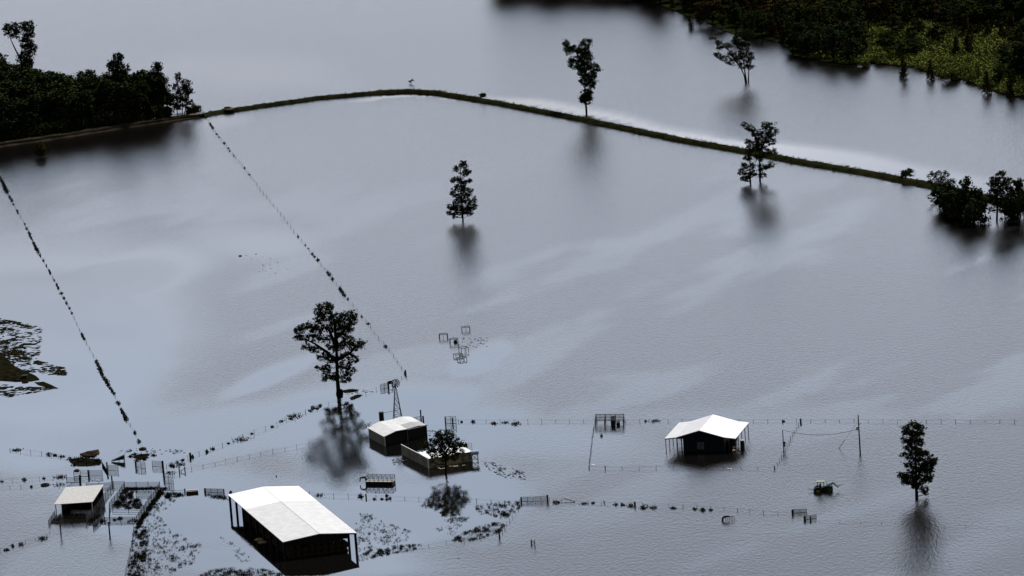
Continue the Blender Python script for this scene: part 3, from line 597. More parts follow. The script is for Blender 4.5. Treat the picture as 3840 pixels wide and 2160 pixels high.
for i in range(4):
    a,b2=s[i],s[(i+1)%4]; m_.tube((*a,-.5),(*a,zt-.4),.05); m_.tube((*a,.1),(*b2,zt-.5),.035); m_.tube((*b2,.1),(*a,zt-.5),.035); m_.tube((*a,zt-.45),(*b2,zt-.45),.05); m_.tube((*a,.5),(*b2,.5),.035)
m_.build('stand','steel_dark',o); MB().tube((-1.,0,zt),(1.,0,zt),.55,.55,18).build('tank_body','tank_blue',o,smooth=False)
for i,(x0,y0,x1_,y1_) in enumerate([(1637,1752,1655,1759),(1655,1759,1668,1755),(1684,1749,1700,1748),(1700,1751,1718,1748),(1702,1748,1718,1746),(1733,1746,1745,1744),(1508,1728,1532,1725)]):
    a=g(x0,y0);b2=g(x1_,y1_); lb=['tan board floating left of the small tree trunk by the pen wall','tan board angled against another left of the small tree trunk','thin board floating right of the small tree trunk','thick pale board bright against the pen wall reflection','short board behind the brightest board by the pen','short board floating near the right end of the pen wall','board floating off the left wall of the pen'][i]
    d=(b2-a); o=MB().box((0,-.12,-.03),(d.length,.12,.07)).build('loose_board','lumber',loc=a); o.rotation_euler.z=math.atan2(d.y,d.x); tag(o,lb,'board')
# corral shed
hc=hgt(g(209,1934),(205,1893)); 
c,t,W,D,sq=rect([(247.6,1837),(389.3,1827),(347.3,1882),(201.7,1891.5)],hc); print('corral shed',hc,W,D)
cs=thing('corral_shed',c,'open cattle shed with a pale sloping tin roof beside the corral','shed',t)
P=[(-W/2,D/2,hc+.7),(W/2,D/2,hc+.7),(W/2,-D/2,hc),(-W/2,-D/2,hc)]; 
MB().add([*P,*[(a,b2,z-.12) for a,b2,z in P]],[(3,2,1,0),(4,5,6,7),(0,1,5,4),(1,2,6,5),(2,3,7,6),(3,0,4,7)]).build('roof','roof_shed',cs)
for x in (-W/2+.3,0,W/2-.3):
    for y,z in ((-D/2+.4,hc),(0,hc+.35),(D/2-.4,hc+.65)): 
        if x==0 and y<0: continue
        MB().box((x-.1,y-.1,-1),(x+.1,y+.1,z-.1)).build('post','steel_light' if y<-1 else 'steel_dark',cs)
MB().box((-W/2+.5,D/2-.3,-.8),(W/2-.4,D/2-.2,hc+.4)).build('back_wall','siding_dark',cs)
MB().box((-W/2+1.2,-D/2+2.5,-.8),(-W/2+1.35,D/2-.3,hc+.1)).build('side_wall','siding_dark',cs)
sheared(cs,sq)
# bare steel pen frame
hf=hgt(g(2229,1599),(2228.2,1577.6)); c,t,W,D,sq=rect([(2234.8,1554),(2338.3,1554),(2340,1578),(2228.2,1577.6)],hf); print('frame',hf,W,D)
fr=thing('roof_frame',c,'bare steel roof frame on posts in the water left of the green building','frame',t)
for x in (-W/2+.1,-W*.16,W*.19,W/2-.1):
    for y in (-D/2+.1,D/2-.1): MB().tube((x,y,-1),(x,y,hf),.14).build('post','steel_dark',fr)
m_=MB()
for k in range(5):
    y=-D/2+.1+(D-.2)*k/4; m_.beam((-W/2,y,hf),(W/2,y,hf),.08)
m_.build('purlins','steel_dark',fr); m_=MB()
for x in (-W/2+.1,-W*.33,-W*.16,W*.03,W*.19,W*.34,W/2-.1): m_.beam((x,-D/2,hf+.12),(x,D/2,hf+.12),.06 if x in(-W*.33,W*.03,W*.34) else .09)
m_.build('rafters','steel_rust',fr); MB().box((W*.05,-D/2+.6,-.6),(W*.19,D/2-1.5,hf-.15)).build('panel_box','tank_black',fr)
MB().box((W*.25,-D/2+1,-.5),(W*.36,-D/2+3,.7)).build('trough','tank_black',fr)
sheared(fr,sq)
# ------------------------------------------------------------------ windmill
p=g(1493,1584); o=thing('windmill',p,'steel lattice windmill with a bladed wheel rising behind the grey shed','windmill',.15)
top=hgt(p,(1488.5,1436)); hw=1.15; m_=MB(); K=7
cor=[(-1,-1),(1,-1),(1,1),(-1,1)]
def leg(i,z): q=hw*(1-z/top)+.06; return Vector((cor[i][0]*q,cor[i][1]*q,z))
for i in range(4): MB().tube(leg(i,-.6),leg(i,top-.3),.09,.06).build('leg','steel_rust',o)
for k in range(K):
    z0=top*.03+(top-.6)*(1-(1-k/K)**1.15); z1=top*.03+(top-.6)*(1-(1-(k+1)/K)**1.15)
    for i in range(4):
        j=(i+1)%4; m_.tube(leg(i,z1),leg(j,z1),.045); m_.tube(leg(i,z0),leg(j,z1),.03); m_.tube(leg(j,z0),leg(i,z1),.03)
m_.build('bracing','steel_rust',o)
m_=MB(); hub=Vector((0,-.55,top)); nbl=12
for i in range(nbl):
    a=2*math.pi*i/nbl; e=Vector((math.cos(a),0,math.sin(a))); f_=Vector((-math.sin(a),0,math.cos(a)))
    V=[hub+e*.3-f_*.05,hub+e*.3+f_*.05+Vector((0,.08,0)),hub+e*1.25+f_*.2+Vector((0,.14,0)),hub+e*1.25-f_*.17]
    V+=[v_+Vector((0,.02,0)) for v_ in V]
    bl=MB().add(V,[(0,1,2,3),(7,6,5,4),(0,4,5,1),(1,5,6,2),(2,6,7,3),(3,7,4,0)]); m_.add(bl.v,bl.f); m_.tube(hub,hub+e*1.2,.02)
wl=m_.build('wheel','steel_dark',o)
MB().tube(hub-Vector((0,.1,0)),hub+Vector((0,.7,0)),.16,.16,10).build('hub','steel_light',o)
MB().tube(hub+Vector((0,.6,0)),hub+Vector((-.9,1.6,0)),.05).box((-1.5,1.5,top-.35),(-.8,1.56,top+.4)).build('tail_vane','steel_dark',o)
p=g(1432,1582); o=thing('water_tank',p,'tall black cylindrical tank standing left of the windmill','tank')
ht=hgt(p,(1431,1546)); cyl(MB(),(0,0),.66,.35,ht,18).build('body','tank_black',o); cyl(MB(),(0,0),.7,ht,ht+.06,18).build('lid','tank_black',o)
m_=MB()
for a in range(5): m_.box((-.6+a*.28,-.45,-.6),(-.48+a*.28,.45,.35))
m_.build('stand','wood_post',o)
MB().tube((.6,0,ht-.25),(4.1,.5,ht+.1),.045).build('pipe','steel_dark',o)
# ------------------------------------------------------------------ tractor
p=g(3088,1840); tr=thing('tractor',p,'green tractor with raised front loader standing axle-deep in the water','tractor',-.12)
def wheel(x,y,r,w_,nm='wheel'):
    zc=r-.95
    a=MB(); n=22
    for rr,ww in ((r,w_*.8),(r*.96,w_)): a.tube((x,y-ww/2,zc),(x,y+ww/2,zc),rr,rr,n)
    for i in range(n):
        q=2*math.pi*i/n; a.box((x+math.cos(q)*r-.05,y-w_*.45,zc+math.sin(q)*r-.05),(x+math.cos(q)*r+.05,y+w_*.45,zc+math.sin(q)*r+.05))
    o_=a.build(nm,'rubber',tr); sy=-1 if y<0 else 1
    MB().tube((x,y+sy*w_*.42,zc),(x,y+sy*(w_*.5+.03),zc),r*.55,r*.5,18).tube((x,y+sy*w_*.5,zc),(x,y+sy*(w_*.5+.12),zc),r*.2,r*.15,10).build('rim','paint_yellow',o_)
for y in (-.95,.95): wheel(-1.3,y,.98,.55)
for y in (-.9,.9): wheel(1.55,y,.74,.42)
MB().box((.1,-.42,-.2),(2.3,.42,1.0)).add([(.1,-.42,1.0),(2.3,-.42,1.0),(2.3,.42,1.0),(.1,.42,1.0),(.1,-.36,1.2),(2.15,-.34,1.08),(2.15,.34,1.08),(.1,.36,1.2)],[(4,5,6,7),(0,1,5,4),(1,2,6,5),(2,3,7,6),(3,0,4,7)]).build('hood','paint_green',tr)
MB().box((-1.9,-.5,-.3),(.1,.5,.7)).build('chassis','steel_dark',tr)
for y in (-.95,.95):
    m_=MB(); zc=.03
    for i in range(6):
        a0=R(20+i*24);a1=R(44+i*24); m_.add([(-1.3+1.1*math.cos(a0),y-.28,zc+1.1*math.sin(a0)),(-1.3+1.1*math.cos(a0),y+.28,zc+1.1*math.sin(a0)),(-1.3+1.1*math.cos(a1),y+.28,zc+1.1*math.sin(a1)),(-1.3+1.1*math.cos(a1),y-.28,zc+1.1*math.sin(a1)),
          (-1.3+1.16*math.cos(a0),y-.28,zc+1.16*math.sin(a0)),(-1.3+1.16*math.cos(a0),y+.28,zc+1.16*math.sin(a0)),(-1.3+1.16*math.cos(a1),y+.28,zc+1.16*math.sin(a1)),(-1.3+1.16*math.cos(a1),y-.28,zc+1.16*math.sin(a1))],[(0,1,2,3),(7,6,5,4),(0,4,5,1),(2,6,7,3),(1,5,6,2),(3,7,4,0)])
    m_.build('fender','paint_green',tr)
cabm=MB()
for x in (-1.35,-.55,.15):
    for y in (-.68,.68): cabm.box((x-.05,y-.05,.8),(x+.05,y+.05,2.25))
cabm.box((-1.4,-.72,.7),(.2,.72,.95)).build('cab_frame','steel_dark',tr); MB().box((-.9,-.25,.9),(-.5,.25,1.75)).build('seat','steel_dark',tr)
MB().box((-1.55,-.82,2.25),(.35,.82,2.42)).build('cab_roof','roof_green',tr)
for y in (-.55,.55):
    MB().path([(.5,y,1.0),(1.0,y,1.25),(2.45,y,1.85),(3.15,y,1.15),(3.75,y,.75)],[.1,.12,.13,.11,.09],4).path([(1.2,y,1.1),(2.3,y,1.55)],[.06,.05],6).build('loader_arm','paint_green',tr)
MB().tube((2.45,-.55,1.8),(2.45,.55,1.8),.07).tube((3.6,-.7,.8),(3.6,.7,.8),.08).tube((3.75,-.7,1.2),(3.75,.7,1.2),.06).build('loader_crossbar','paint_green',tr)
m_=MB()
for y in (-.35,.35): m_.tube((3.75,y,1.1),(4.9,y,1.3),.05,.02)
m_.build('bale_spear','steel_dark',tr); m_=MB()
for y in (-.4,.4): m_.path([(-1.9,y,.9),(-2.2,y,.6),(-2.4,y,.35),(-3.8,y,.55)],[.07,.07,.06,.03],6)
m_.build('rear_forks','steel_dark',tr); MB().tube((.9,.3,1.1),(.9,.3,2.0),.06).build('exhaust','steel_dark',tr)
# ------------------------------------------------------------------ stock trailer
p=g(1427,1814); tl=thing('stock_trailer',p,'open-topped gooseneck cattle trailer with a cage of rails','trailer',-.32)
L_,wd_=7.2,2.2; zt=2.1
MB().box((-L_/2,-wd_/2,-.3),(L_/2,wd_/2,.75)).build('bed','steel_dark',tl); MB().box((-L_/2-.03,-wd_/2-.04,.75),(L_/2+.03,wd_/2+.04,.83)).build('bed_rim','steel_light',tl)
m_=MB()
for i in range(7):
    x=-L_/2+.05+(L_-.1)*i/6
    for y in (-wd_/2,wd_/2): m_.tube((x,y,.8),(x,y,zt),.06)
    m_.tube((x,-wd_/2,zt),(x,wd_/2,zt),.05)
for y in (-wd_/2,wd_/2):
    for z in (1.15,1.5,1.8,zt): m_.tube((-L_/2,y,z),(L_/2,y,z),.035 if z<zt else .06)
for x in (-L_/2,L_/2):
    for z in (1.15,1.5,1.8): m_.tube((x,-wd_/2,z),(x,wd_/2,z),.035)
m_.build('rail_cage','steel_dark',tl); MB().path([(-L_/2,0,.8),(-L_/2-.5,0,1.6),(-L_/2-1.7,0,1.5),(-L_/2-1.85,0,.4)],[.28,.25,.18,.1],6).build('gooseneck','steel_dark',tl)
for x in (-.2,.75):
    for y in (-wd_/2-.15,wd_/2+.15): MB().tube((x,y-.12,-.2),(x,y+.12,-.2),.38,.38,14).build('wheel','rubber',tl)
# ------------------------------------------------------------------ utility poles & wire
p=g(3226,1703); hpz=hgt(p,(3220,1556)); o=thing('utility_pole',p,'tall utility pole with a transformer left of the lone lower right tree','pole')
tp=vert(3220,1556,p)-p; MB().tube((0,0,-.8),(0,0,hpz),.21,.14,8).build('pole','wood_post',o)
zt_=hgt(p,(3220,1606)); MB().tube((-.45,0,zt_-.45),(-.45,0,zt_+.4),.26,.26,12).build('transformer','steel_light',o); MB().box((.2,-.1,zt_+1.0),(.6,.1,zt_+1.15)).build('bracket','wood_post',o)
p2=g(2939,1688); h2=hgt(p2,(2937,1614)); o2=thing('meter_pole',p2,'shorter service pole with a bent mast top and meter boxes left of the tall pole','pole')
MB().tube((0,0,-.6),(0,0,h2),.13,.11,8).build('pole','wood_post',o2); MB().path([(.1,0,h2-.3),(.1,0,h2+.1),(.5,0,h2+.05),(.8,0,h2-.15)],[.04]*4).build('mast','steel_dark',o2)
MB().box((.1,-.15,1.6),(.55,.15,2.2)).box((.1,-.2,.9),(.45,.2,1.5)).build('meter_box','steel_dark',o2)
a=Vector(p2)+Vector((.8,0,h2-.15)); b2=Vector(p)+Vector((-.45,0,zt_-.2)); m_=MB(); pr=a
for i in range(1,17): q=a.lerp(b2,i/16); q.z-=1.3*4*(i/16)*(1-i/16); m_.tube(pr,q,.06,.06,4); pr=q
tag(m_.build('power_line','wire'),'sagging wire strung between the service pole and the utility pole','wire')
a=g(3147,1680); b2=Vector(p)+Vector((0,0,hpz-1.5)); m_=MB(); m_.tube(a,a.lerp(b2,.28),.07,.07,4); m_.tube(a.lerp(b2,.28),b2,.025,.025,4); tag(m_.build('guy_wire','wire'),'slanting guy wire bracing the tall utility pole','wire')
for (x,y),yt,r_,lb in (((229,2010),1965,.17,'left of two stout poles in the water before the corral'),((412.,2012),1957,.2,'right of two stout poles in the water before the corral')):
    p=g(x,y-2); h_=hgt(p,(x,yt)); tag(MB().tube((0,0,-.6),(0,0,h_),r_,r_*.9,8).build('stout_pole','wood_post',loc=p),lb,'pole')
# ------------------------------------------------------------------ fences
def along(pts,n=None,step=None):
    P=[Vector(g(*q)) for q in pts]; out=[]; tot=sum((b_-a_).length for a_,b_ in zip(P,P[1:])); n=n or max(2,int(tot/step)+1)
    for k in range(n):
        d=tot*k/(n-1)
        for a_,b_ in zip(P,P[1:]):
            l_=(b_-a_).length
            if d<=l_+1e-4: out.append(a_.lerp(b_,min(1,d/l_))); break
            d-=l_
    return out
def fence(label,pts,h,step=3.6,r=.06,wires=2,lean=.1,n=None,thick=()):
    Q=along(pts,n,step)
    if len(Q)>99: Q=along(pts,99)
    root=thing('wire_fence',Q[0],label,'fence'); o0=Q[0]; tops=[]
    for i,q in enumerate(Q):
        hh_=h*random.uniform(.7,1.15); d=Vector((random.uniform(-lean,lean),random.uniform(-lean,lean),0))*hh_; rr=r*random.uniform(.7,1.2)*(2.6 if i in thick else 1)
        MB().tube(q-o0+Vector((0,0,-.5)),q-o0+d+Vector((0,0,hh_)),rr,rr*.85,5).build('post','wood_post',root); tops.append((q-o0,d,hh_))
    m_=MB()
    for z in [.85,.5,.25][:wires]:
        for a_,b_ in zip(tops,tops[1:]): m_.tube(a_[0]+a_[1]*z+Vector((0,0,a_[2]*z)),b_[0]+b_[1]*z+Vector((0,0,b_[2]*z)),.012,.012,3)
    m_.build('wire','wire',root); return Q
FL=[(-20,630),(6,677),(23,715),(45,753),(70,802),(91,836),(114,886),(140,939),(163,977),(190,1026),(216,1075),(247,1132),(266,1167),(304,1249),(326,1290),(359,1351),(383,1404),(410,1450),(429,1480),(440,1507),(471,1567),(505,1621),(518,1651),(535,1681)]
FM=[(765,433),(771,441),(793,474),(815,507),(843,540),(862,566),(890,598),(916,630),(935,655),(970,702),(1000,739),(1031,778),(1040,786),(1078,836),(1117,888),(1157,933),(1171,953),(1190,974),(1214,1005),(1233,1029),(1248,1048),(1267,1073),(1290,1105),(1321,1140),(1355,1185),(1383,1216),(1414,1263),(1447,1299),(1470,1326),(1494,1365),(1522,1404)]
fence('long overgrown wire fence running down the left side of the photo to the corral',FL,.75,9.)
fence('long wire fence running from the levee end down past the largest tree',FM,.8,8.)
fence('wire fence from the gate by the windmill past the largest tree toward the corral',[(1522,1404),(1500,1425),(1462,1447),(1400,1466),(1358,1482),(1300,1500),(1245,1515),(1180,1535),(1110,1560),(1050,1590),(900,1643),(845,1668),(800,1683),(739,1706),(680,1728),(625,1752)],.9,4.5)
fence('thin wire fence between the overgrown fence and the hay barn',[(655,1785),(690,1768),(732,1758),(774,1748),(818,1740),(870,1726),(921,1717),(969,1706),(1016,1696),(1063,1688),(1113,1678),(1158,1670)],.8,3.3)
fence('long straight wire fence running right from the windmill shed to the photo edge',[(1668,1583),(1900,1582),(2225,1582),(2400,1581),(2600,1581),(2860,1580),(3160,1581),(3500,1582),(3860,1583)],.75,3.75)
fence('short leaning fence running from the steel frame toward the camera',[(2228,1602),(2222,1640),(2215,1700),(2209,1755)],.9,3.,.08,2,.15)
fence('sparse wire fence in the water in front of the green building',[(2209,1757),(2283,1759),(2350,1758),(2415,1758),(2477,1758),(2541,1757),(2650,1758),(2822,1758),(2905,1760)],.75,4.2,thick=(0,1))
fence('wire fence curving away behind the service pole',[(2905,1758),(2918,1740),(2940,1697),(2960,1660),(2980,1620),(3002,1584)],.9,3.4,.07,thick=(0,))
FF=[(2060,1876),(2125,1882),(2158,1885),(2215,1887),(2263,1890),(2390,1893),(2430,1898),(2470,1900),(2610,1905),(2720,1912),(2770,1915),(2820,1922),(2880,1925),(2970,1928)]
fence('debris-strewn fence running right from the double gate',FF,.75,3.4)
fence('nearly drowned fence trailing right from the two small gates',[(3072,1957),(3200,1962),(3400,1968),(3640,1976),(3860,1985)],.35,5.,.05,1)
FR=[(1950,1885),(1946,1908),(1927,1933),(1913,1952),(1899,1970),(1887,1992),(1873,2011)]
fence('fence descending from the double gate through the weeds',FR,.9,3.2)
fence('weedy fence from the hay barn to the descending fence corner',[(1873,2011),(1806,2017),(1738,2029),(1670,2039),(1583,2054),(1474,2067),(1384,2085),(1345,2092)],.85,4.2)
fence('wire fence running right from behind the hay barn to the double gate',[(1160,1852),(1206,1860),(1260,1862),(1318,1863),(1373,1866),(1482,1871),(1532,1872),(1574,1874),(1700,1878),(1820,1882),(1893,1887),(1950,1887)],.8,3.7)
fence('weedy fence leaving the bottom of the photo below the corral',[(502,1984),(498,2020),(491,2053),(481,2106),(470,2157)],.9,3.2)
fence('upper weedy fence at the far left beside the brown debris heap',[(38,1690),(124,1700),(169,1704),(216,1713),(249,1718),(262,1720)],1.0,3.4)
fence('lower far left fence with scattered weeds above the drum',[(-5,1806),(40,1803),(90,1801),(150,1797),(206,1792),(250,1788)],.8,3.)
fence('far left fence leading to the floating drum',[(-5,1832),(16,1830),(76,1828),(130,1826),(160,1820)],.7,2.6)
fence('short weedy fence at the bottom left corner',[(0,2066),(15,2060),(50,2048),(80,2037),(135,2022),(187,2000)],.6,3.5)
# gates / panels
def panel(label,a,b_,ytop_a,m='steel_dark',rails=5,name='gate',posts=True,uprights=3,r=.06,brick=False,z0=.05,cat='gate'):
    A=g(*a);B=g(*b_); h=hgt(A,(a[0],ytop_a)); root=thing(name,A,label,cat); d=B-A; m_=MB()
    for k in range(rails): z=z0+(h-z0)*k/(rails-1); m_.tube((0,0,z),(d.x,d.y,z),r,r,4)
    for k in range(uprights): q=d*k/(uprights-1); m_.tube((q.x,q.y,-.4),(q.x,q.y,h),r*1.2,r*1.2,4)
    if brick:
        for k in range(rails-1):
            for j in range(3): q=d*((j+.3+.3*(k%2))/3.3); z=h*k/(rails-1); m_.tube((q.x,q.y,z),(q.x,q.y,z+h/(rails-1)),r,r,4)
    m_.build('rails',m,root); return root
def Bz(x,y): return (200+x/4.674,1680+y/4.674)
def post(label,a,yt,r=.18,lean=0,cat='post',name='gate_post'):
    A=g(*a); h=hgt(A,(a[0],yt)); return tag(MB().tube((0,0,-.6),(lean,0,h),r,r*.9,7).build(name,'wood_post',loc=A),label,cat)
def pz(label,x0,x1_,yt,yb,**k): panel(label,Bz(x0,yb),Bz(x1_,yb+k.pop('dy',0)),1680+yt/4.674,**k)
pz('six-bar gate standing ajar behind the corral shed, right of its thick post',640,862,390,488,rails=6,uprights=2)
pz('bar gate in front of the dark heap, right of the slanting plank',970,1138,300,392,dy=12,rails=6,uprights=2)
pz('double bar gate leaf below the debris island, skewed right',1470,1615,235,345,dy=14,rails=6,uprights=3)
pz('bar gate left of the corral corner, lowest rail clear of the water',1738,1905,225,325,dy=10,rails=6,uprights=2)
pz('low bar panel left behind the cattle shed',235,455,520,605,rails=5,uprights=2)
pz('crossed panels beside the thick post behind the cattle shed',360,610,400,500,rails=5,uprights=3)
pz('mesh-like ladder panel right of the corral corner',1950,2105,470,615,rails=7,uprights=3,brick=True,name='mesh_panel',cat='panel')
for lb,x,yb,yt,r_ in [('thick gate post left of the six-bar gate',618,490,385,.24),('thick post nearest behind the cattle shed roof',472,590,470,.26),('thick post at the foot of the slanting plank',948,400,250,.22),('thick post left of the skewed double gate',1447,340,230,.24),('tallest post at the corral right back corner',1932,440,225,.26),
  ('post with a bird-like tangle on top at the corral alley',1030,600,490,.2),('left post of the H-shaped brace right of the corral',2210,425,325,.16),('right post of the H-shaped brace right of the corral',2308,410,330,.16)]:
    post(lb,Bz(x,yb),1680+yt/4.674,r_)
A=g(*Bz(2308,410)); B=g(*Bz(2210,425)); tag(MB().tube(A+Vector((0,0,.9)),B+Vector((0,0,.15)),.07,.07,5).build('diagonal_brace','wood_post'),'slanting brace rail joining the H-shaped pair of posts','brace')
A=g(*Bz(855,300)); B=g(*Bz(945,440)); tag(wall_seg(MB(),A,B,-.4,.9,.12).build('slanting_fence_board','wood_post'),'long dark plank wall slanting away behind the bar gate','plank wall')
tag(panel('x',(766,1846),(841,1848),1832,rails=6,uprights=4),'six-bar gate between two posts left of the hay barn corner','gate')
post('dark post at the left end of the gate by the hay barn',(770,1847),1831,.2); post('dark post at the right end of the gate by the hay barn',(840,1849),1834,.17); post('post left of the brown trough near the corral',(694,1844),1832,.16)
panel('left leaf of the double gate on the front fence',(1955,1881),(2002,1880),1864,rails=6,uprights=3); panel('right leaf of the double gate on the front fence',(2006,1880),(2052,1878),1862,rails=6,uprights=3)
post('left post of the double gate on the front fence',(1955,1883),1864,.2); post('tall right post of the double gate on the front fence',(2054,1880),1856,.24)
panel('farther small gate at the lower right',(2975,1924),(3025,1921),1911,rails=5,uprights=3); post('post of the farther small gate at the lower right',(2973,1928),1911,.3)
panel('nearer small gate at the lower right',(3021,1949),(3061,1943),1935,rails=5,uprights=3); post('left post of the nearer small gate at the lower right',(3018,1950),1935,.3); post('right post of the nearer small gate at the lower right',(3040,1951),1938,.2)
panel('gate beside the solid post left of the windmill wheel',(1427,1460),(1456,1454),1442,rails=6,uprights=3); post('solid dark post of the gate by the windmill',(1457,1455),1431,.26); post('slim post between the gate and the windmill wheel',(1473,1450),1432,.15)
panel('dark top-hung board panel joining the gate posts by the windmill',(1458,1452),(1473,1449),1431,rails=2,uprights=2,r=.1,z0=.9,name='board_panel',cat='panel')
panel('square gate between posts left of the debris on the long straight fence',(1671,1590),(1711,1588),1563,rails=6,uprights=3); post('left post of the square gate on the long straight fence',(1671,1590),1562,.18); post('inner post of the square gate on the long straight fence',(1698,1588),1566,.2)
post('tall pale-topped post right behind the grey shed',(1580,1583),1537,.2); post('shorter post right behind the grey shed',(1588,1585),1560,.25)
panel('low bar panel between the windmill and the posts behind the grey shed',(1545,1585),(1578,1578),1568,rails=4,uprights=3,name='rail_panel',cat='panel')
post('stout fence corner post where the middle fence bends',(1522,1404),1387,.2); post('stout post where the curving fence meets the long straight fence',(3003,1584),1570,.25); post('lone stout post on the overgrown fence right of the corral',(714,1716),1698,.3)
post('thick upright post with a leaning rail in the open water at bottom centre',(1993,2040),2024,.16); post('thin post of the pair in the open water at bottom centre',(2006,2048),2025,.1)
A=g(1993,2034);B=g(2007,2043); tag(MB().tube(A+Vector((0,0,.5)),B+Vector((0,0,.25)),.08).build('leaning_rail','wood_post'),'short rail leaning between the two posts at bottom centre','rail')
post('stout end post at the corner of the weedy descending fence',(1873,2013),1983,.2); post('dark short post on the fence behind the hay barn',(1373,1867),1852,.2); post('dark upright post by the debris on the front fence',(2381,1897),1882,.26)
# corral runs of rail panels
def run(label,pts,yt0,h=None,r=.055,rails=5,step=3.):
    P=[g(*q) for q in pts]; h=h or hgt(P[0],(pts[0][0],yt0)); root=thing('corral_fence',P[0],label,'fence'); m_=MB()
    for a_,b_ in zip(P,P[1:]):
        for k in range(rails): z=.08+(h-.08)*(k+.3)/(rails-.7); m_.tube(a_-P[0]+Vector((0,0,z)),b_-P[0]+Vector((0,0,z)),r,r,4)
    m_.build('rails','steel_dark',root)
    for q in along(pts,step=step): MB().tube(q-P[0]+Vector((0,0,-.5)),q-P[0]+Vector((0,0,h*random.uniform(1,1.25))),.07,.07,5).build('post','steel_dark',root)
def BB(*a): return [Bz(x,y) for x,y in a]
run('back rail fence of the large right corral pen',BB((1250,690),(1560,688),(1870,685)),0,1.3)
run('front rail fence of the large right corral pen',BB((905,1285),(1140,1282),(1465,1275)),0,1.0)
run('right rail fence of the large corral pen, lined with weeds',BB((1870,690),(1760,860),(1640,1020),(1465,1280)),0,1.25)
run('left rail fence of the large corral pen',BB((1245,700),(1150,840),(1050,960),(985,1050),(985,1270)),0,1.3)
run('rail fence along the far side of the cattle alley',BB((1050,700),(940,830),(830,990),(700,1180),(575,1320)),0,1.35)
run('short rail fence crossing the back of the cattle alley',BB((1060,670),(1250,665)),0,1.2)
run('rail fence in front of the cattle shed',BB((110,1325),(330,1325),(575,1322)),0,1.0)
run('rail fence at the left side of the cattle shed',BB((30,1180),(-80,1345)),0,1.1)
run('short rail fence right of the cattle shed front',BB((890,1190),(810,1300),(700,1400)),0,1.1)
run('rail fence inside the alley beside the cattle shed',BB((905,1010),(830,1110),(690,1110)),0,1.3)
run('rail fence behind the cattle shed roof',BB((580,690),(880,685),(1030,665)),0,1.0)
run('cross rail fence in the middle of the large pen',BB((1450,830),(1650,825),(1720,820)),0,1.0,rails=5)
run('second cross rail fence in the middle of the large pen',BB((1040,1090),(1300,1088),(1600,1080)),0,1.1,rails=3)
run('low rail fence from the corral corner toward the brown trough',[Bz(1910,790),Bz(2070,800),(668,1852),(692,1848)],0,.8,rails=2)
# square hay feeder frames
def feeder(label,x,y,w_,d_,h_,rz):
    d_*=.75; root=thing('feeder_frame',g(x,y),label,'feeder',rz,'square feeder frames in open water'); m_=MB(); s=[(-w_/2,-d_/2),(w_/2,-d_/2),(w_/2,d_/2),(-w_/2,d_/2)]
    for i in range(4): m_.tube((*s[i],h_),(*s[(i+1)%4],h_),.08)
    m_.build('top_frame','steel_dark',root)
    for a_ in s: MB().tube((*a_,-.5),(*a_,h_),.085).build('leg','steel_dark',root)
    MB().tube((0,-d_/2,-.5),(0,-d_/2,h_),.06).build('leg','steel_dark',root)
    return root
for a_ in [('leftmost square frame feeder in the open water',1663,1267,2.3,2.,1.15,-.1),('farthest square frame feeder in the open water',1747,1238,2.3,1.9,1.0,.05),('square frame feeder holding a dark hay lump',1702,1286,2.2,2.2,1.2,.2),('square frame feeder just right of the hay lump frame',1739,1318,2.2,2.5,1.2,.4),
           ('square frame feeder overlapping the nearest one, left of it',1718,1337,2.1,2.2,.75,.45),('nearest square frame feeder, mirrored in calm water',1733,1350,2.1,2.2,.75,.45)]: feeder(*a_)
# ------------------------------------------------------------------ clumps of weed and debris
rng=np.random.default_rng(77)
def clump(x,y,w_,h_,label,group=None,name='weed_clump',m='weed',cat='weeds'):
    p=g(x,y); k=1/ppm(p); a_=w_*k*.5; hh_=max(.15,h_*k); n=int(40+60*a_*max(hh_,.5)); n=min(n,500)
    P=rng.normal(size=(n,3))*np.array([a_*.45,a_*.5,hh_*.38]); P[:,2]=np.abs(P[:,2])*(1-.5*np.minimum(1,np.abs(P[:,0])/a_))+.02
    V,Q=leaf_quads(P,.28+.1*hh_); o=np_mesh(name,V,Q,m); o.location=p; return tag(o,label,cat,group,'stuff' if w_>=48 else None)
def line_clumps(pts,specs,label,group):
    Q=along(pts,400); 
    tot=len(Q)-1
    for (y0,y1,w_,h_) in specs:
        C=[q for q in Q if y0<=px(q)[1]<=y1]
        if not C: C=[min(Q,key=lambda q:abs(px(q)[1]-y0))]
        n=max(1,int(abs(y1-y0)/8))
        for k in range(n):
            q=C[min(len(C)-1,int((k+.5)*len(C)/n))]; u,v=px(q); clump(u+rng.uniform(-1,1),v,w_*rng.uniform(.8,1.2),h_*rng.uniform(.8,1.3),label,group)
line_clumps(FL,[(662,690,14,10),(690,722,15,14),(735,757,10,9),(762,772,8,5),(785,802,8,6),(838,842,7,5),(850,864,9,8),(870,895,9,10),(898,900,6,4),(908,948,11,10),(952,962,6,8),(968,982,8,8),(990,1000,4,8),(1008,1030,7,9),(1048,1056,4,8),(1062,1085,9,10),(1095,1105,14,8),(1110,1124,9,8),(1130,1142,11,8),(1152,1160,7,6),
   (1172,1180,7,6),(1250,1275,12,9),(1353,1375,14,11),(1378,1412,14,12),(1414,1450,15,13),(1452,1482,13,10),(1503,1520,16,9),(1530,1550,12,9),(1552,1576,14,14),(1622,1626,12,9),(1650,1660,16,9)],'dark weed clump snagged along the long left fence','weed clumps on the long left fence')
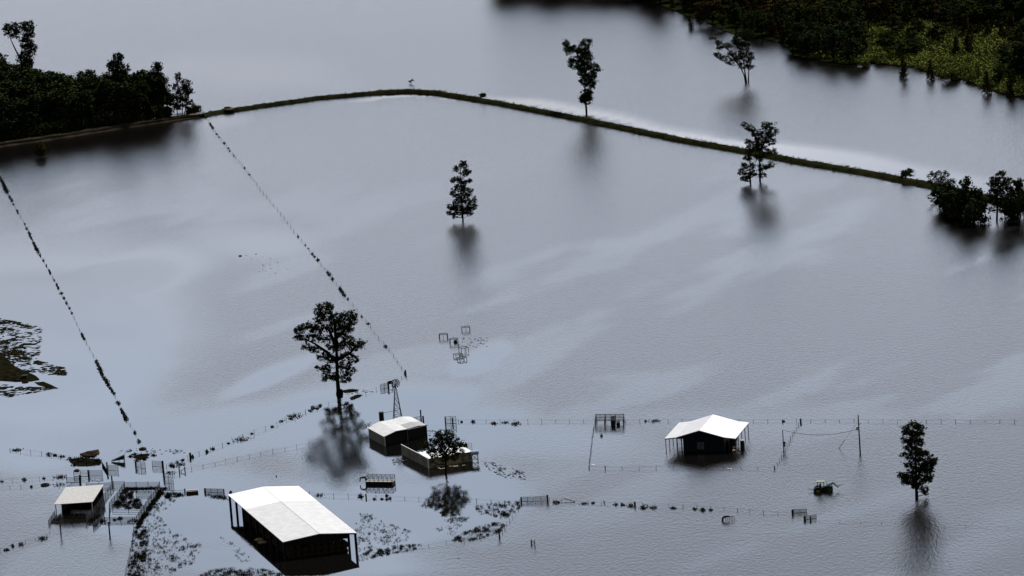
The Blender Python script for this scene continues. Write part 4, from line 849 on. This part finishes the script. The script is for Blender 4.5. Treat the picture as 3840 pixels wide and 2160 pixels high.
line_clumps(FM,[(436,446,9,8),(462,486,9,8),(500,506,5,5),(512,518,5,4),(534,540,9,5),(555,557,8,4),(565,568,6,5),(580,588,4,5),(627,632,7,5),(652,656,10,4),(884,890,10,6),(918,922,6,4),(930,934,5,4),(948,956,10,8),(960,966,9,7),(970,982,14,9),(1018,1036,14,9),(1042,1052,13,9),(1080,1112,13,11),(1118,1124,6,6),(1184,1190,7,8),(1212,1216,12,5),(1296,1302,14,8),(1398,1404,8,10)],
   'dark weed clump snagged along the middle fence','weed clumps on the middle fence')
for (x,y,w_,h_,lb) in [(62,1688,38,9,'weed clump at the far left beside the first posts'),(183,1705,24,10,'left rounded weed clump on the upper far left fence'),(207,1708,20,8,'second rounded weed clump on the upper far left fence'),(232,1712,30,7,'long weed clump leading to the brown heap'),
  (90,1800,20,10,'spiky weed clump on the lower far left fence'),(225,1790,48,10,'wide weed clump on the lower far left fence'),(225,1817,80,6,'long low weed strip right of the floating drum'),(118,1826,12,8,'small weed clump left of the floating drum'),(8,1806,14,5,'weed tuft at the left photo edge'),(165,1795,10,6,'small weed tuft between left fences'),
  (24,2062,20,9,'leftmost weed clump on the bottom left fence'),(48,2048,16,10,'second weed clump on the bottom left fence'),(80,2042,20,11,'third rounded weed clump on the bottom left fence'),(160,2020,45,12,'long weed clump on the bottom left fence'),
  (723,1714,12,12,'weeds behind the lone stout post right of the corral'),(776,1695,14,12,'ring-shaped weed tangle on the overgrown fence'),(799,1684,15,9,'oval dark weed lump on the overgrown fence'),(905,1649,70,9,'long dark weed mat on the overgrown fence'),(1055,1580,20,6,'weed clump on the fence below the largest tree'),(1105,1562,75,9,'long weed strip below left of the largest tree'),
  (1175,1530,22,11,'weed tufts left of the largest tree reflection'),(1200,1522,16,9,'small weed tufts near the largest tree reflection'),(1850,1588,30,8,'spiky weeds on the long straight fence near the gate'),(1895,1585,30,5,'weed mat on the long straight fence'),(1935,1590,46,9,'largest dark weed mound on the long straight fence'),(1730,1583,10,6,'small weed tuft right of the square gate'),(1775,1582,16,8,'weed-hung rail remnant on the straight fence'),
  (2420,1580,10,7,'small dark lump on the straight fence behind the building'),(2455,1579,50,4,'low weed strand on the straight fence left of the green building'),(2937,1581,10,9,'round dark lump on the straight fence right of the green building'),
  (2085,1885,32,11,'dark tangled weed clump right of the double gate'),(2190,1888,34,4,'low grassy tuft on the front fence'),(2224,1887,13,7,'square dark lump on the front fence'),(2310,1892,16,8,'left weed tuft before the dark box clump'),(2335,1894,20,8,'right weed tuft before the dark box clump'),(2365,1897,22,11,'boxy dark clump against the dark upright post'),
  (2415,1904,30,14,'spiky dark weed dome on the front fence'),(2448,1904,30,9,'hollow weed tangle on the front fence'),(2525,1906,24,6,'small weed remnant along the front fence'),(2604,1909,16,7,'weed wisps left of the round lump'),(2635,1913,20,12,'round dark lump on the front fence'),(2665,1913,14,7,'small tuft right of the round lump'),
  (1403,1872,14,7,'left of the floating dark lumps by the fence'),(2256,1635,10,10,'round floating ball below the steel frame'),(680,1742,34,8,'grassy strip right of the corral gates'),(650,1750,30,8,'weed bank beside the tallest corral post'),(640,1773,44,5,'dark floating mat right of the tallest corral post'),
  (865,1848,14,10,'leafy bush touching the hay barn corner'),(450,1945,22,9,'weeds at the front rail of the large pen'),(430,1950,14,8,'weed tuft beside the right stout pole'),(500,1955,60,7,'weeds along the front rail of the large pen'),(385,1955,26,14,'dark weeds at the end of the cattle alley'),(285,1948,26,10,'yellowish weed clump in front of the cattle shed'),
  (1450,1860,14,8,'tuft on the fence behind the trailer reflection'),(1352,1862,22,12,'spiky weeds on the fence right of the hay barn'),(1195,1858,36,7,'weeds at the back edge of the hay barn roof')]:
    clump(x,y,w_,h_,lb,m='leaf_rust' if 'yellowish' in lb else 'weed',name='weed_clump')
FG=[(1300,1500),(1245,1515),(1180,1535),(1110,1560),(1050,1590),(900,1643),(845,1668),(800,1683),(739,1706),(680,1728),(625,1752)]
line_clumps(FG,[(1504,1512,14,7),(1528,1545,15,7),(1566,1574,18,5),(1596,1606,13,6),(1622,1632,15,5),(1658,1668,12,5),(1722,1748,17,8)],'dark weed tuft snagged on the fence from the windmill gate to the corral','weed tufts on the fence to the corral')
for x,y in ((1432,1872),(1450,1873),(1462,1870)): clump(x,y,12,7,'small dark lump floating by the fence below the trailer','floating lumps below the trailer')
# scattered emergent grass / floating flakes
def poly_pts(poly,n,dens=None,zf=0.):
    xs_=[p_[0] for p_ in poly]; ys_=[p_[1] for p_ in poly]; out=[]; tries=0
    while len(out)<n and tries<n*60:
        tries+=1; x=rng.uniform(min(xs_),max(xs_)); y=rng.uniform(min(ys_),max(ys_)); ins=False; j=len(poly)-1
        for i in range(len(poly)):
            if (poly[i][1]>y)!=(poly[j][1]>y) and x<(poly[j][0]-poly[i][0])*(y-poly[i][1])/(poly[j][1]-poly[i][1])+poly[i][0]: ins=not ins
            j=i
        if not ins: continue
        if dens and rng.uniform()>dens(x,y): continue
        out.append(g(x,y))
    return out
def grass(label,polys,h=.35,wd=.14,per=6,m='weed',name='flooded_grass'):
    V=[]
    for poly,n,dens in polys:
        for p_ in poly_pts(poly,n,dens):
            hh_=h*rng.uniform(.3,1.3)
            for _ in range(per):
                q=np.array([p_.x,p_.y,-.02])+np.array([*rng.normal(size=2)*wd,0]); d=rng.normal(size=2)*.4*hh_; t_=rng.uniform(0,math.pi); ww=.02+.035*hh_
                e=np.array([math.cos(t_),math.sin(t_),0])*ww; V+=[q-e,q+e,q+np.array([d[0],d[1],hh_*rng.uniform(.6,1)])]
    V=np.array(V); o=np_mesh(name,V,np.arange(len(V)).reshape(-1,3),m); o['kind']='stuff'; o['label']=label; return o
def nd(sx,sy,th,of=0): return lambda x,y: min(1,max(.06,(noise.noise(Vector((x*sx,y*sy,of)))+.8*noise.noise(Vector((x*sx*3,y*sy*3,of+9)))-th-.1)*2.5))
grass('blades of drowned grass poking from the water between the corral and the hay barn',[
  ([(505,1980),(560,1900),(640,1860),(700,1855),(640,1890),(600,1940),(640,1990),(760,2040),(730,2110),(620,2160),(480,2160)],1500,nd(.03,.05,-.05)),
  ([(500,1990),(560,1985),(540,2160),(475,2160)],1300,nd(.04,.04,-.1,5)),([(780,1855),(850,1862),(855,1875),(790,1868)],160,None),([(820,2010),(870,2030),(960,2100),(900,2110)],60,nd(.05,.1,0))],.42)
grass('thick reeds rising from the water along the bottom edge left of the barn',[([(745,2160),(790,2138),(870,2128),(1000,2136),(1060,2150),(1060,2165),(740,2170)],750,nd(.03,.1,-.3))],.5,.2,6,name='reeds')
grass('patchy drowned grass between the hay barn and the descending fence',[
  ([(1325,1960),(1380,1930),(1460,1965),(1560,2000),(1520,2030),(1345,2070)],420,nd(.03,.06,-.02,2)),
  ([(1345,2088),(1380,2062),(1480,2045),(1580,2040),(1590,2058),(1480,2075),(1350,2104)],700,nd(.05,.05,-.2,3)),
  ([(1680,2030),(1760,1985),(1850,1960),(1900,1960),(1870,2005),(1760,2030)],800,nd(.03,.06,-.15,4)),
  ([(1780,1900),(1850,1885),(1945,1880),(1950,1905),(1900,1945),(1800,1930)],600,nd(.03,.08,-.05,5)),
  ([(1665,1950),(1700,1940),(1760,1938),(1750,1955),(1690,1962)],120,None),([(1350,1925),(1400,1930),(1395,1950),(1355,1960)],60,None),([(1600,1985),(1740,1960),(1700,2010)],60,None)],.42)
grass('weeds growing inside the flooded corral pens',[
  (BB((1260,700),(1860,690),(1830,720),(1260,735)),420,None),(BB((1220,740),(1440,740),(1380,800),(1400,900),(1500,880),(1560,1000),(1500,1060),(1080,1060),(1040,1000),(1150,860)),1300,nd(.06,.1,-.15,6)),
  (BB((1890,700),(1980,700),(1750,1010),(1560,1290),(1480,1420),(1440,1400),(1640,1080),(1800,850)),1900,nd(.05,.08,-.2,7)),(BB((20,1200),(140,1160),(560,1160),(560,1300),(100,1340),(-40,1330)),600,None),(BB((1900,790),(2200,790),(2300,830),(1950,880)),300,nd(.05,.1,-.1,8)),(BB((600,1260),(880,1130),(830,1290),(740,1400),(600,1330)),200,None)],.5,.2)
def flakes(name,label,polys,m='mud_grass',size=(.25,.9)):
    m_=MB()
    for poly,n,dens in polys:
        for p_ in poly_pts(poly,n,dens):
            a_=rng.uniform(*size); b_=a_*rng.uniform(.15,.35); k=7; rz=rng.normal()*.4; V=[]
            for i in range(k): q=2*math.pi*i/k; r_=rng.uniform(.6,1.2); x=a_*r_*math.cos(q); y=b_*3*r_*math.sin(q); V.append((p_.x+x*math.cos(rz)-y*math.sin(rz),p_.y+x*math.sin(rz)+y*math.cos(rz),.0))
            top=(p_.x,p_.y,rng.uniform(.03,.14)); o=len(m_.v); m_.v+=V+[top]; m_.f+=[(o+i,o+(i+1)%k,o+k) for i in range(k)]
    o=m_.build(name,m); o['kind']='stuff'; o['label']=label; return o
flakes('grass_hummocks','low hummocks of drowned turf at the left edge',[([(-20,1190),(60,1205),(160,1225),(150,1290),(140,1350),(240,1380),(250,1410),(130,1400),(-20,1380)],1900,nd(.02,.06,-.05,1)),([(-20,1440),(100,1450),(220,1455),(40,1490),(-20,1485)],420,nd(.02,.08,-.1,2)),([(-20,1290),(60,1310),(130,1345),(-20,1370)],300,None)],size=(.25,.95))
flakes('floating_debris','flakes of debris afloat around the farm buildings',[
  ([(1600,1610),(1680,1620),(1720,1640),(1600,1640)],60,None),([(1800,1725),(1850,1735),(1990,1775),(1970,1800),(1880,1790),(1830,1760)],210,nd(.03,.06,-.1,3)),([(1355,1598),(1395,1582),(1370,1610),(1330,1610)],45,None),
  ([(1460,1725),(1510,1715),(1535,1728),(1480,1745)],40,None),([(1690,1265),(1830,1265),(1840,1300),(1760,1310),(1720,1300)],50,None),([(440,1690),(520,1680),(700,1685),(690,1700),(580,1710),(440,1712)],130,nd(.04,.08,-.1,3)),
  ([(860,950),(940,945),(1000,960),(1090,1010),(1000,1035),(900,970)],26,None),([(1290,1470),(1380,1455),(1400,1470),(1300,1480)],40,None)],size=(.12,.4))
# left mud spit and other mounds
def mound(name,poly,h,m,label,kind='structure'):
    P=[g(*q) for q in poly]; c0=sum(P,Vector())/len(P); V=[];n=len(P); rings=6
    for k in range(rings):
        s=1-k/rings
        for i,p_ in enumerate(P):
            q=c0.lerp(p_,s); jj=min(1.2,h*1.4); V.append((q.x+random.uniform(-jj,jj),q.y+random.uniform(-jj,jj)*2.5,(-.2 if k==0 else h*(1-s**2)*random.uniform(.5,1.5))))
    V.append((c0.x,c0.y,h)); Fc=[(k*n+i,k*n+(i+1)%n,(k+1)*n+(i+1)%n,(k+1)*n+i) for k in range(rings-1) for i in range(n)]+[((rings-1)*n+i,(rings-1)*n+(i+1)%n,len(V)-1) for i in range(n)]
    mb2=MB().add(V,Fc); o=mb2.build(name,m,smooth=True)
    o.data.polygons.foreach_set('use_smooth',[False]*len(o.data.polygons))
    if kind: o['kind']=kind
    o['label']=label; return o
mound('mud_spit',[(-60,1290),(0,1320),(50,1365),(90,1390),(150,1418),(160,1432),(100,1436),(60,1438),(0,1430),(-60,1440)],.5,'mud_grass','dark grassy mud spit at the left edge')
mound('mud_spit',[(120,1432),(160,1428),(200,1445),(225,1455),(180,1455),(140,1444)],.18,'mud_grass','tip of the dark mud spit at the left edge')
p=g(93,1421); o=thing('drum',p,'dark round drum standing half sunk at the tip of the mud spit','drum'); cyl(MB(),(0,0),.95,-.4,1.1,20).build('body','tank_black',o); cyl(MB(),(0,0),1.0,1.1,1.16,20).build('rim','rubber',o)
o=mound('debris_heap',[(300,1708),(325,1695),(350,1690),(366,1692),(372,1704),(350,1712),(320,1716)],.5,'debris_brown','brown rounded heap of washed-up debris above the corral',None); o['category']='debris'
o=mound('weed_island',[(250,1722),(300,1712),(380,1718),(388,1740),(350,1752),(290,1750),(255,1738)],.2,'mud_grass','dark weedy island under the brown heap',None); o['category']='debris'
o=mound('debris_heap',[(490,1712),(520,1700),(555,1702),(560,1716),(530,1728),(505,1722)],.22,'mud_grass','dark debris heap at the foot of the long left fence',None); o['category']='debris'
o=mound('debris_heap',[(1270,1463),(1320,1457),(1352,1462),(1340,1470),(1290,1472)],.25,'mud_grass','flat dark turf island right of the largest tree trunk',None); o['category']='debris'
o=mound('debris_heap',[(1305,1496),(1340,1480),(1362,1480),(1350,1490),(1312,1500)],.25,'mud_grass','slanting turf strip below the island by the largest tree',None); o['category']='debris'
for xx,yy,ww,hh_ in ((262,1722,30,8),(300,1735,40,12),(330,1738,40,13),(355,1740,36,12),(310,1716,50,8),(345,1712,40,6),(280,1745,30,7),(372,1736,20,10)): clump(xx,yy,ww,hh_,'tangled dark weed on the island behind the corral','weeds on the island behind the corral')
for xx,yy in ((505,1704),(540,1722),(552,1706),(515,1726),(575,1708),(490,1712)): clump(xx,yy,22,7,'dark tuft on the debris at the foot of the left fence','tufts at the foot of the left fence')
clump(335,1704,46,9,'rust-brown brush heaped on the brown debris heap',m='leaf_rust')
clump(320,1728,56,14,'tangled weeds crowning the island behind the corral'); clump(285,1725,40,10,'weeds on the left of the island behind the corral'); clump(365,1730,30,12,'weeds on the right of the island behind the corral'); clump(528,1712,50,12,'weeds on the debris heap at the foot of the left fence')
p=g(445,1730); o=thing('cattle_chute',p,'dark sloping box on legs between the two debris heaps','chute',-.1)
MB().add([(-1.9,-.6,.2),(1.6,-.6,.6),(1.6,.6,.6),(-1.9,.6,.2),(-1.9,-.6,.3),(1.6,-.6,1.7),(1.6,.6,1.7),(-1.9,.6,.3)],[(3,2,1,0),(4,5,6,7),(0,1,5,4),(1,2,6,5),(2,3,7,6),(3,0,4,7)]).build('body','tank_black',o)
for x,y in ((1.5,-.5),(1.5,.5),(.2,-.5)): MB().tube((x,y,-.5),(x,y,.6),.08).build('leg','tank_black',o)
# floating tyres, trough, small floats
def tyre(x,y,label,r_=.75,z=0.):
    m_=MB(); n,k=20,8; V=[];
    for i in range(n):
        a_=2*math.pi*i/n
        for j in range(k):
            b_=2*math.pi*j/k; rr=r_+.24*math.cos(b_); V.append((rr*math.cos(a_),rr*math.sin(a_),z+.1+.22*math.sin(b_)))
    Fc=[(i*k+j,((i+1)%n)*k+j,((i+1)%n)*k+(j+1)%k,i*k+(j+1)%k) for i in range(n) for j in range(k)]
    return tag(m_.add(V,Fc).build('tyre','rubber',loc=g(x,y),smooth=True),label,'tyre')
tyre(169,1819,'big black tyre floating at the left end of the weed strip',.95); tyre(853,418,'black tyre lying on the pale sandy patch of the levee',1.1,1.4); tyre(535,1684,'tyre snagged at the foot of the long left fence',.8)
tyre(288,1765,'tyre hung on the crossed panels behind the cattle shed',.5)
p=g(721,1848); o=thing('feed_trough',p,'brown feed trough with a white rim beside the corral','trough',.05)
MB().box((-1.5,-.6,-.2),(1.5,-.5,.55)).box((-1.5,.5,-.2),(1.5,.6,.55)).box((-1.5,-.5,-.2),(-1.4,.5,.55)).box((1.4,-.5,-.2),(1.5,.5,.55)).build('body','trough_brown',o)
MB().box((-1.6,.45,.555),(1.6,.75,.62)).box((-1.6,-.7,.555),(1.6,-.5,.62)).build('rim','trim_white',o)
def blob(x,y,w_,h_,m,label,name,cat):
    p_=g(x,y); k=1/ppm(p_); m_=MB(); n=10; V=[(0,0,h_*k)]
    for j in range(1,4):
        for i in range(n): a_=2*math.pi*i/n; s=math.sin(j/3*math.pi/2); V.append((w_*k*.5*s*math.cos(a_),w_*k*.5*s*math.sin(a_)*.7,h_*k*math.cos(j/3*math.pi/2)-.02))
    Fc=[(0,1+i,1+(i+1)%n) for i in range(n)]+[(1+j*n+i,1+(j+1)*n+i,1+(j+1)*n+(i+1)%n,1+j*n+(i+1)%n) for j in range(2) for i in range(n)]
    return tag(m_.add(V,Fc).build(name,m,loc=p_,smooth=True),label,cat)
blob(2222,1744,16,3,'foam_white','white oval float beside the end post of the short leaning fence','float','float'); blob(2729,1759,9,4,'foam_white','left of two white floats before the green building','float','float'); blob(2739,1760,10,4,'foam_white','right of two white floats before the green building','float','float')
blob(901,960,15,4,'tank_black','small dark boat-shaped lump adrift in the open water on the left','floating_lump','debris'); blob(960,953,9,1.5,'tank_black','thin dark sliver adrift right of the boat-shaped lump','floating_lump','debris'); blob(1036,1787,5,6,'wood_post','small dark snag alone in the water above the hay barn','snag','debris')
blob(1708,1284,16,10,'hay','dark hay lump inside a square frame feeder','hay_lump','hay'); blob(2256,1634,10,9,'tank_black','dark ball float in the water below the steel frame','ball_float','float') if False else None
blob(1720,2094,8,2,'tank_black','dark speck adrift at bottom centre','floating_lump','debris')
p=g(2731,1950); o=thing('drowned_implement',p,'dark arched farm implement mostly under water at the lower right','implement',.05)
MB().path([(-1.4,0,0),(-1.2,0,.75),(-.3,0,.95),(.4,0,.85)],[.25,.28,.25,.18],8).build('housing','steel_dark',o); m_=MB()
for x in (-.6,-.1,.4,.9): m_.tube((x,0,-.3),(x+.05,0,.7),.09)
m_.tube((-.2,0,.85),(1.4,0,.8),.07).tube((1.4,0,.8),(1.5,0,-.2),.07).build('tines','steel_dark',o)
A=g(2115,1876);B=g(2155,1883); tag(MB().tube(A+Vector((0,0,.5)),B+Vector((0,0,.1)),.09).build('leaning_rail','wood_post'),'long rail slanting into the water on the front fence','rail')
A=g(2262,1878);B=g(2268,1889); tag(MB().tube(A+Vector((0,0,.2)),B+Vector((0,0,.3)),.07).tube(B+Vector((0,0,-.3)),B+Vector((0,0,.6)),.06).build('broken_post','wood_post'),'broken cross-shaped post on the front fence','post')
# unused proto clean-up
for k,o in PR.items():
    if k not in used:
        for c0 in list(o.children): bpy.data.objects.remove(c0)
        bpy.data.objects.remove(o)
# ------------------------------------------------------------------ light
SUN_EL,SUN_AZ=R(52),R(48)          # azimuth clockwise from straight ahead
W_=bpy.data.worlds.new('World'); S.world=W_; W_.use_nodes=True; n=W_.node_tree.nodes; l=W_.node_tree.links
bg=n['Background']; sk=n.new('ShaderNodeTexSky'); sk.sky_type='NISHITA'; sk.sun_disc=False; sk.sun_elevation=SUN_EL; sk.sun_rotation=SUN_AZ; sk.air_density=1.; sk.dust_density=1.5
tc=n.new('ShaderNodeTexCoord'); sx=n.new('ShaderNodeSeparateXYZ'); l.new(tc.outputs['Generated'],sx.inputs[0])
mxz=n.new('ShaderNodeMath'); mxz.operation='MAXIMUM'; mxz.inputs[1].default_value=.02; l.new(sx.outputs['Z'],mxz.inputs[0])
az=n.new('ShaderNodeMath'); az.operation='ADD'; az.inputs[1].default_value=.12; l.new(mxz.outputs[0],az.inputs[0])
dv=n.new('ShaderNodeVectorMath'); dv.operation='DIVIDE'; cb=n.new('ShaderNodeCombineXYZ'); 
for i in range(3): l.new(az.outputs[0],cb.inputs[i])
l.new(tc.outputs['Generated'],dv.inputs[0]); l.new(cb.outputs[0],dv.inputs[1])
nt=n.new('ShaderNodeTexNoise'); nt.inputs['Scale'].default_value=2.2; nt.inputs['Detail'].default_value=6; nt.inputs['Roughness'].default_value=.55; l.new(dv.outputs[0],nt.inputs['Vector'])
cr=n.new('ShaderNodeValToRGB'); cr.color_ramp.elements[0].position=.3; cr.color_ramp.elements[1].position=.56; cr.color_ramp.elements[0].color=(.72,)*3+(1,); l.new(nt.outputs['Fac'],cr.inputs['Fac'])
nt2=n.new('ShaderNodeTexNoise'); nt2.inputs['Scale'].default_value=3.1; nt2.inputs['Detail'].default_value=4; l.new(dv.outputs[0],nt2.inputs['Vector'])
cl=n.new('ShaderNodeValToRGB'); cl.color_ramp.elements[0].position=.3; cl.color_ramp.elements[1].position=.7
cl.color_ramp.elements[0].color=(12.,12.1,12.5,1); cl.color_ramp.elements[1].color=(15.,14.7,15.1,1); l.new(nt2.outputs['Fac'],cl.inputs['Fac'])
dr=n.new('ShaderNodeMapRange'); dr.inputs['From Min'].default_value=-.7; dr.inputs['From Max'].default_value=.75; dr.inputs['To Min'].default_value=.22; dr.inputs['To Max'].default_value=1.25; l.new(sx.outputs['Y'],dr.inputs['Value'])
mi=n.new('ShaderNodeMixRGB'); l.new(cr.outputs['Color'],mi.inputs['Fac']); l.new(sk.outputs[0],mi.inputs[1]); l.new(cl.outputs[0],mi.inputs[2]); 
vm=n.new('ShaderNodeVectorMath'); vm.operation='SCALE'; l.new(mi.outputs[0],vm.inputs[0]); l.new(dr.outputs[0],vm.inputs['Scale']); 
er=n.new('ShaderNodeValToRGB'); E_=er.color_ramp.elements; E_[0].position=0; E_[0].color=(.46,.46,.49,1); E_[1].position=1; E_[1].color=(.26,.27,.31,1)
for ps,cc in ((.14,(.44,.455,.48,1)),(.158,(.7,.72,.76,1)),(.168,(.97,.99,1.02,1)),(.18,(.94,1.,1.09,1)),(.2,(.76,.84,.97,1)),(.235,(.88,1.05,1.27,1)),(.27,(.94,1.1,1.31,1)),(.32,(.48,.5,.55,1)),(.38,(.26,.26,.285,1))): e_=E_.new(ps); e_.color=cc
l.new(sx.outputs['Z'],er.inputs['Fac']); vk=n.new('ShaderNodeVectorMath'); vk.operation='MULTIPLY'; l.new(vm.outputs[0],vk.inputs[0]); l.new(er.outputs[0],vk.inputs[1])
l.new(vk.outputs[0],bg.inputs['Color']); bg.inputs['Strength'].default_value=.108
sl=bpy.data.lights.new('sun','SUN'); sl.energy=4.9; sl.angle=R(.6); sl.color=(1,.96,.9); so=bpy.data.objects.new('sun',sl); COL.objects.link(so)
sd_=Vector((math.sin(SUN_AZ)*math.cos(SUN_EL),math.cos(SUN_AZ)*math.cos(SUN_EL),math.sin(SUN_EL))); so.rotation_euler=sd_.to_track_quat('Z','Y').to_euler()
S.view_settings.view_transform='Standard'; S.view_settings.look='None'; S.view_settings.exposure=-.18; S.view_settings.gamma=1
S.render.engine='CYCLES'; S.cycles.max_bounces=6
print('objects',len(bpy.data.objects),'far trees',nf)
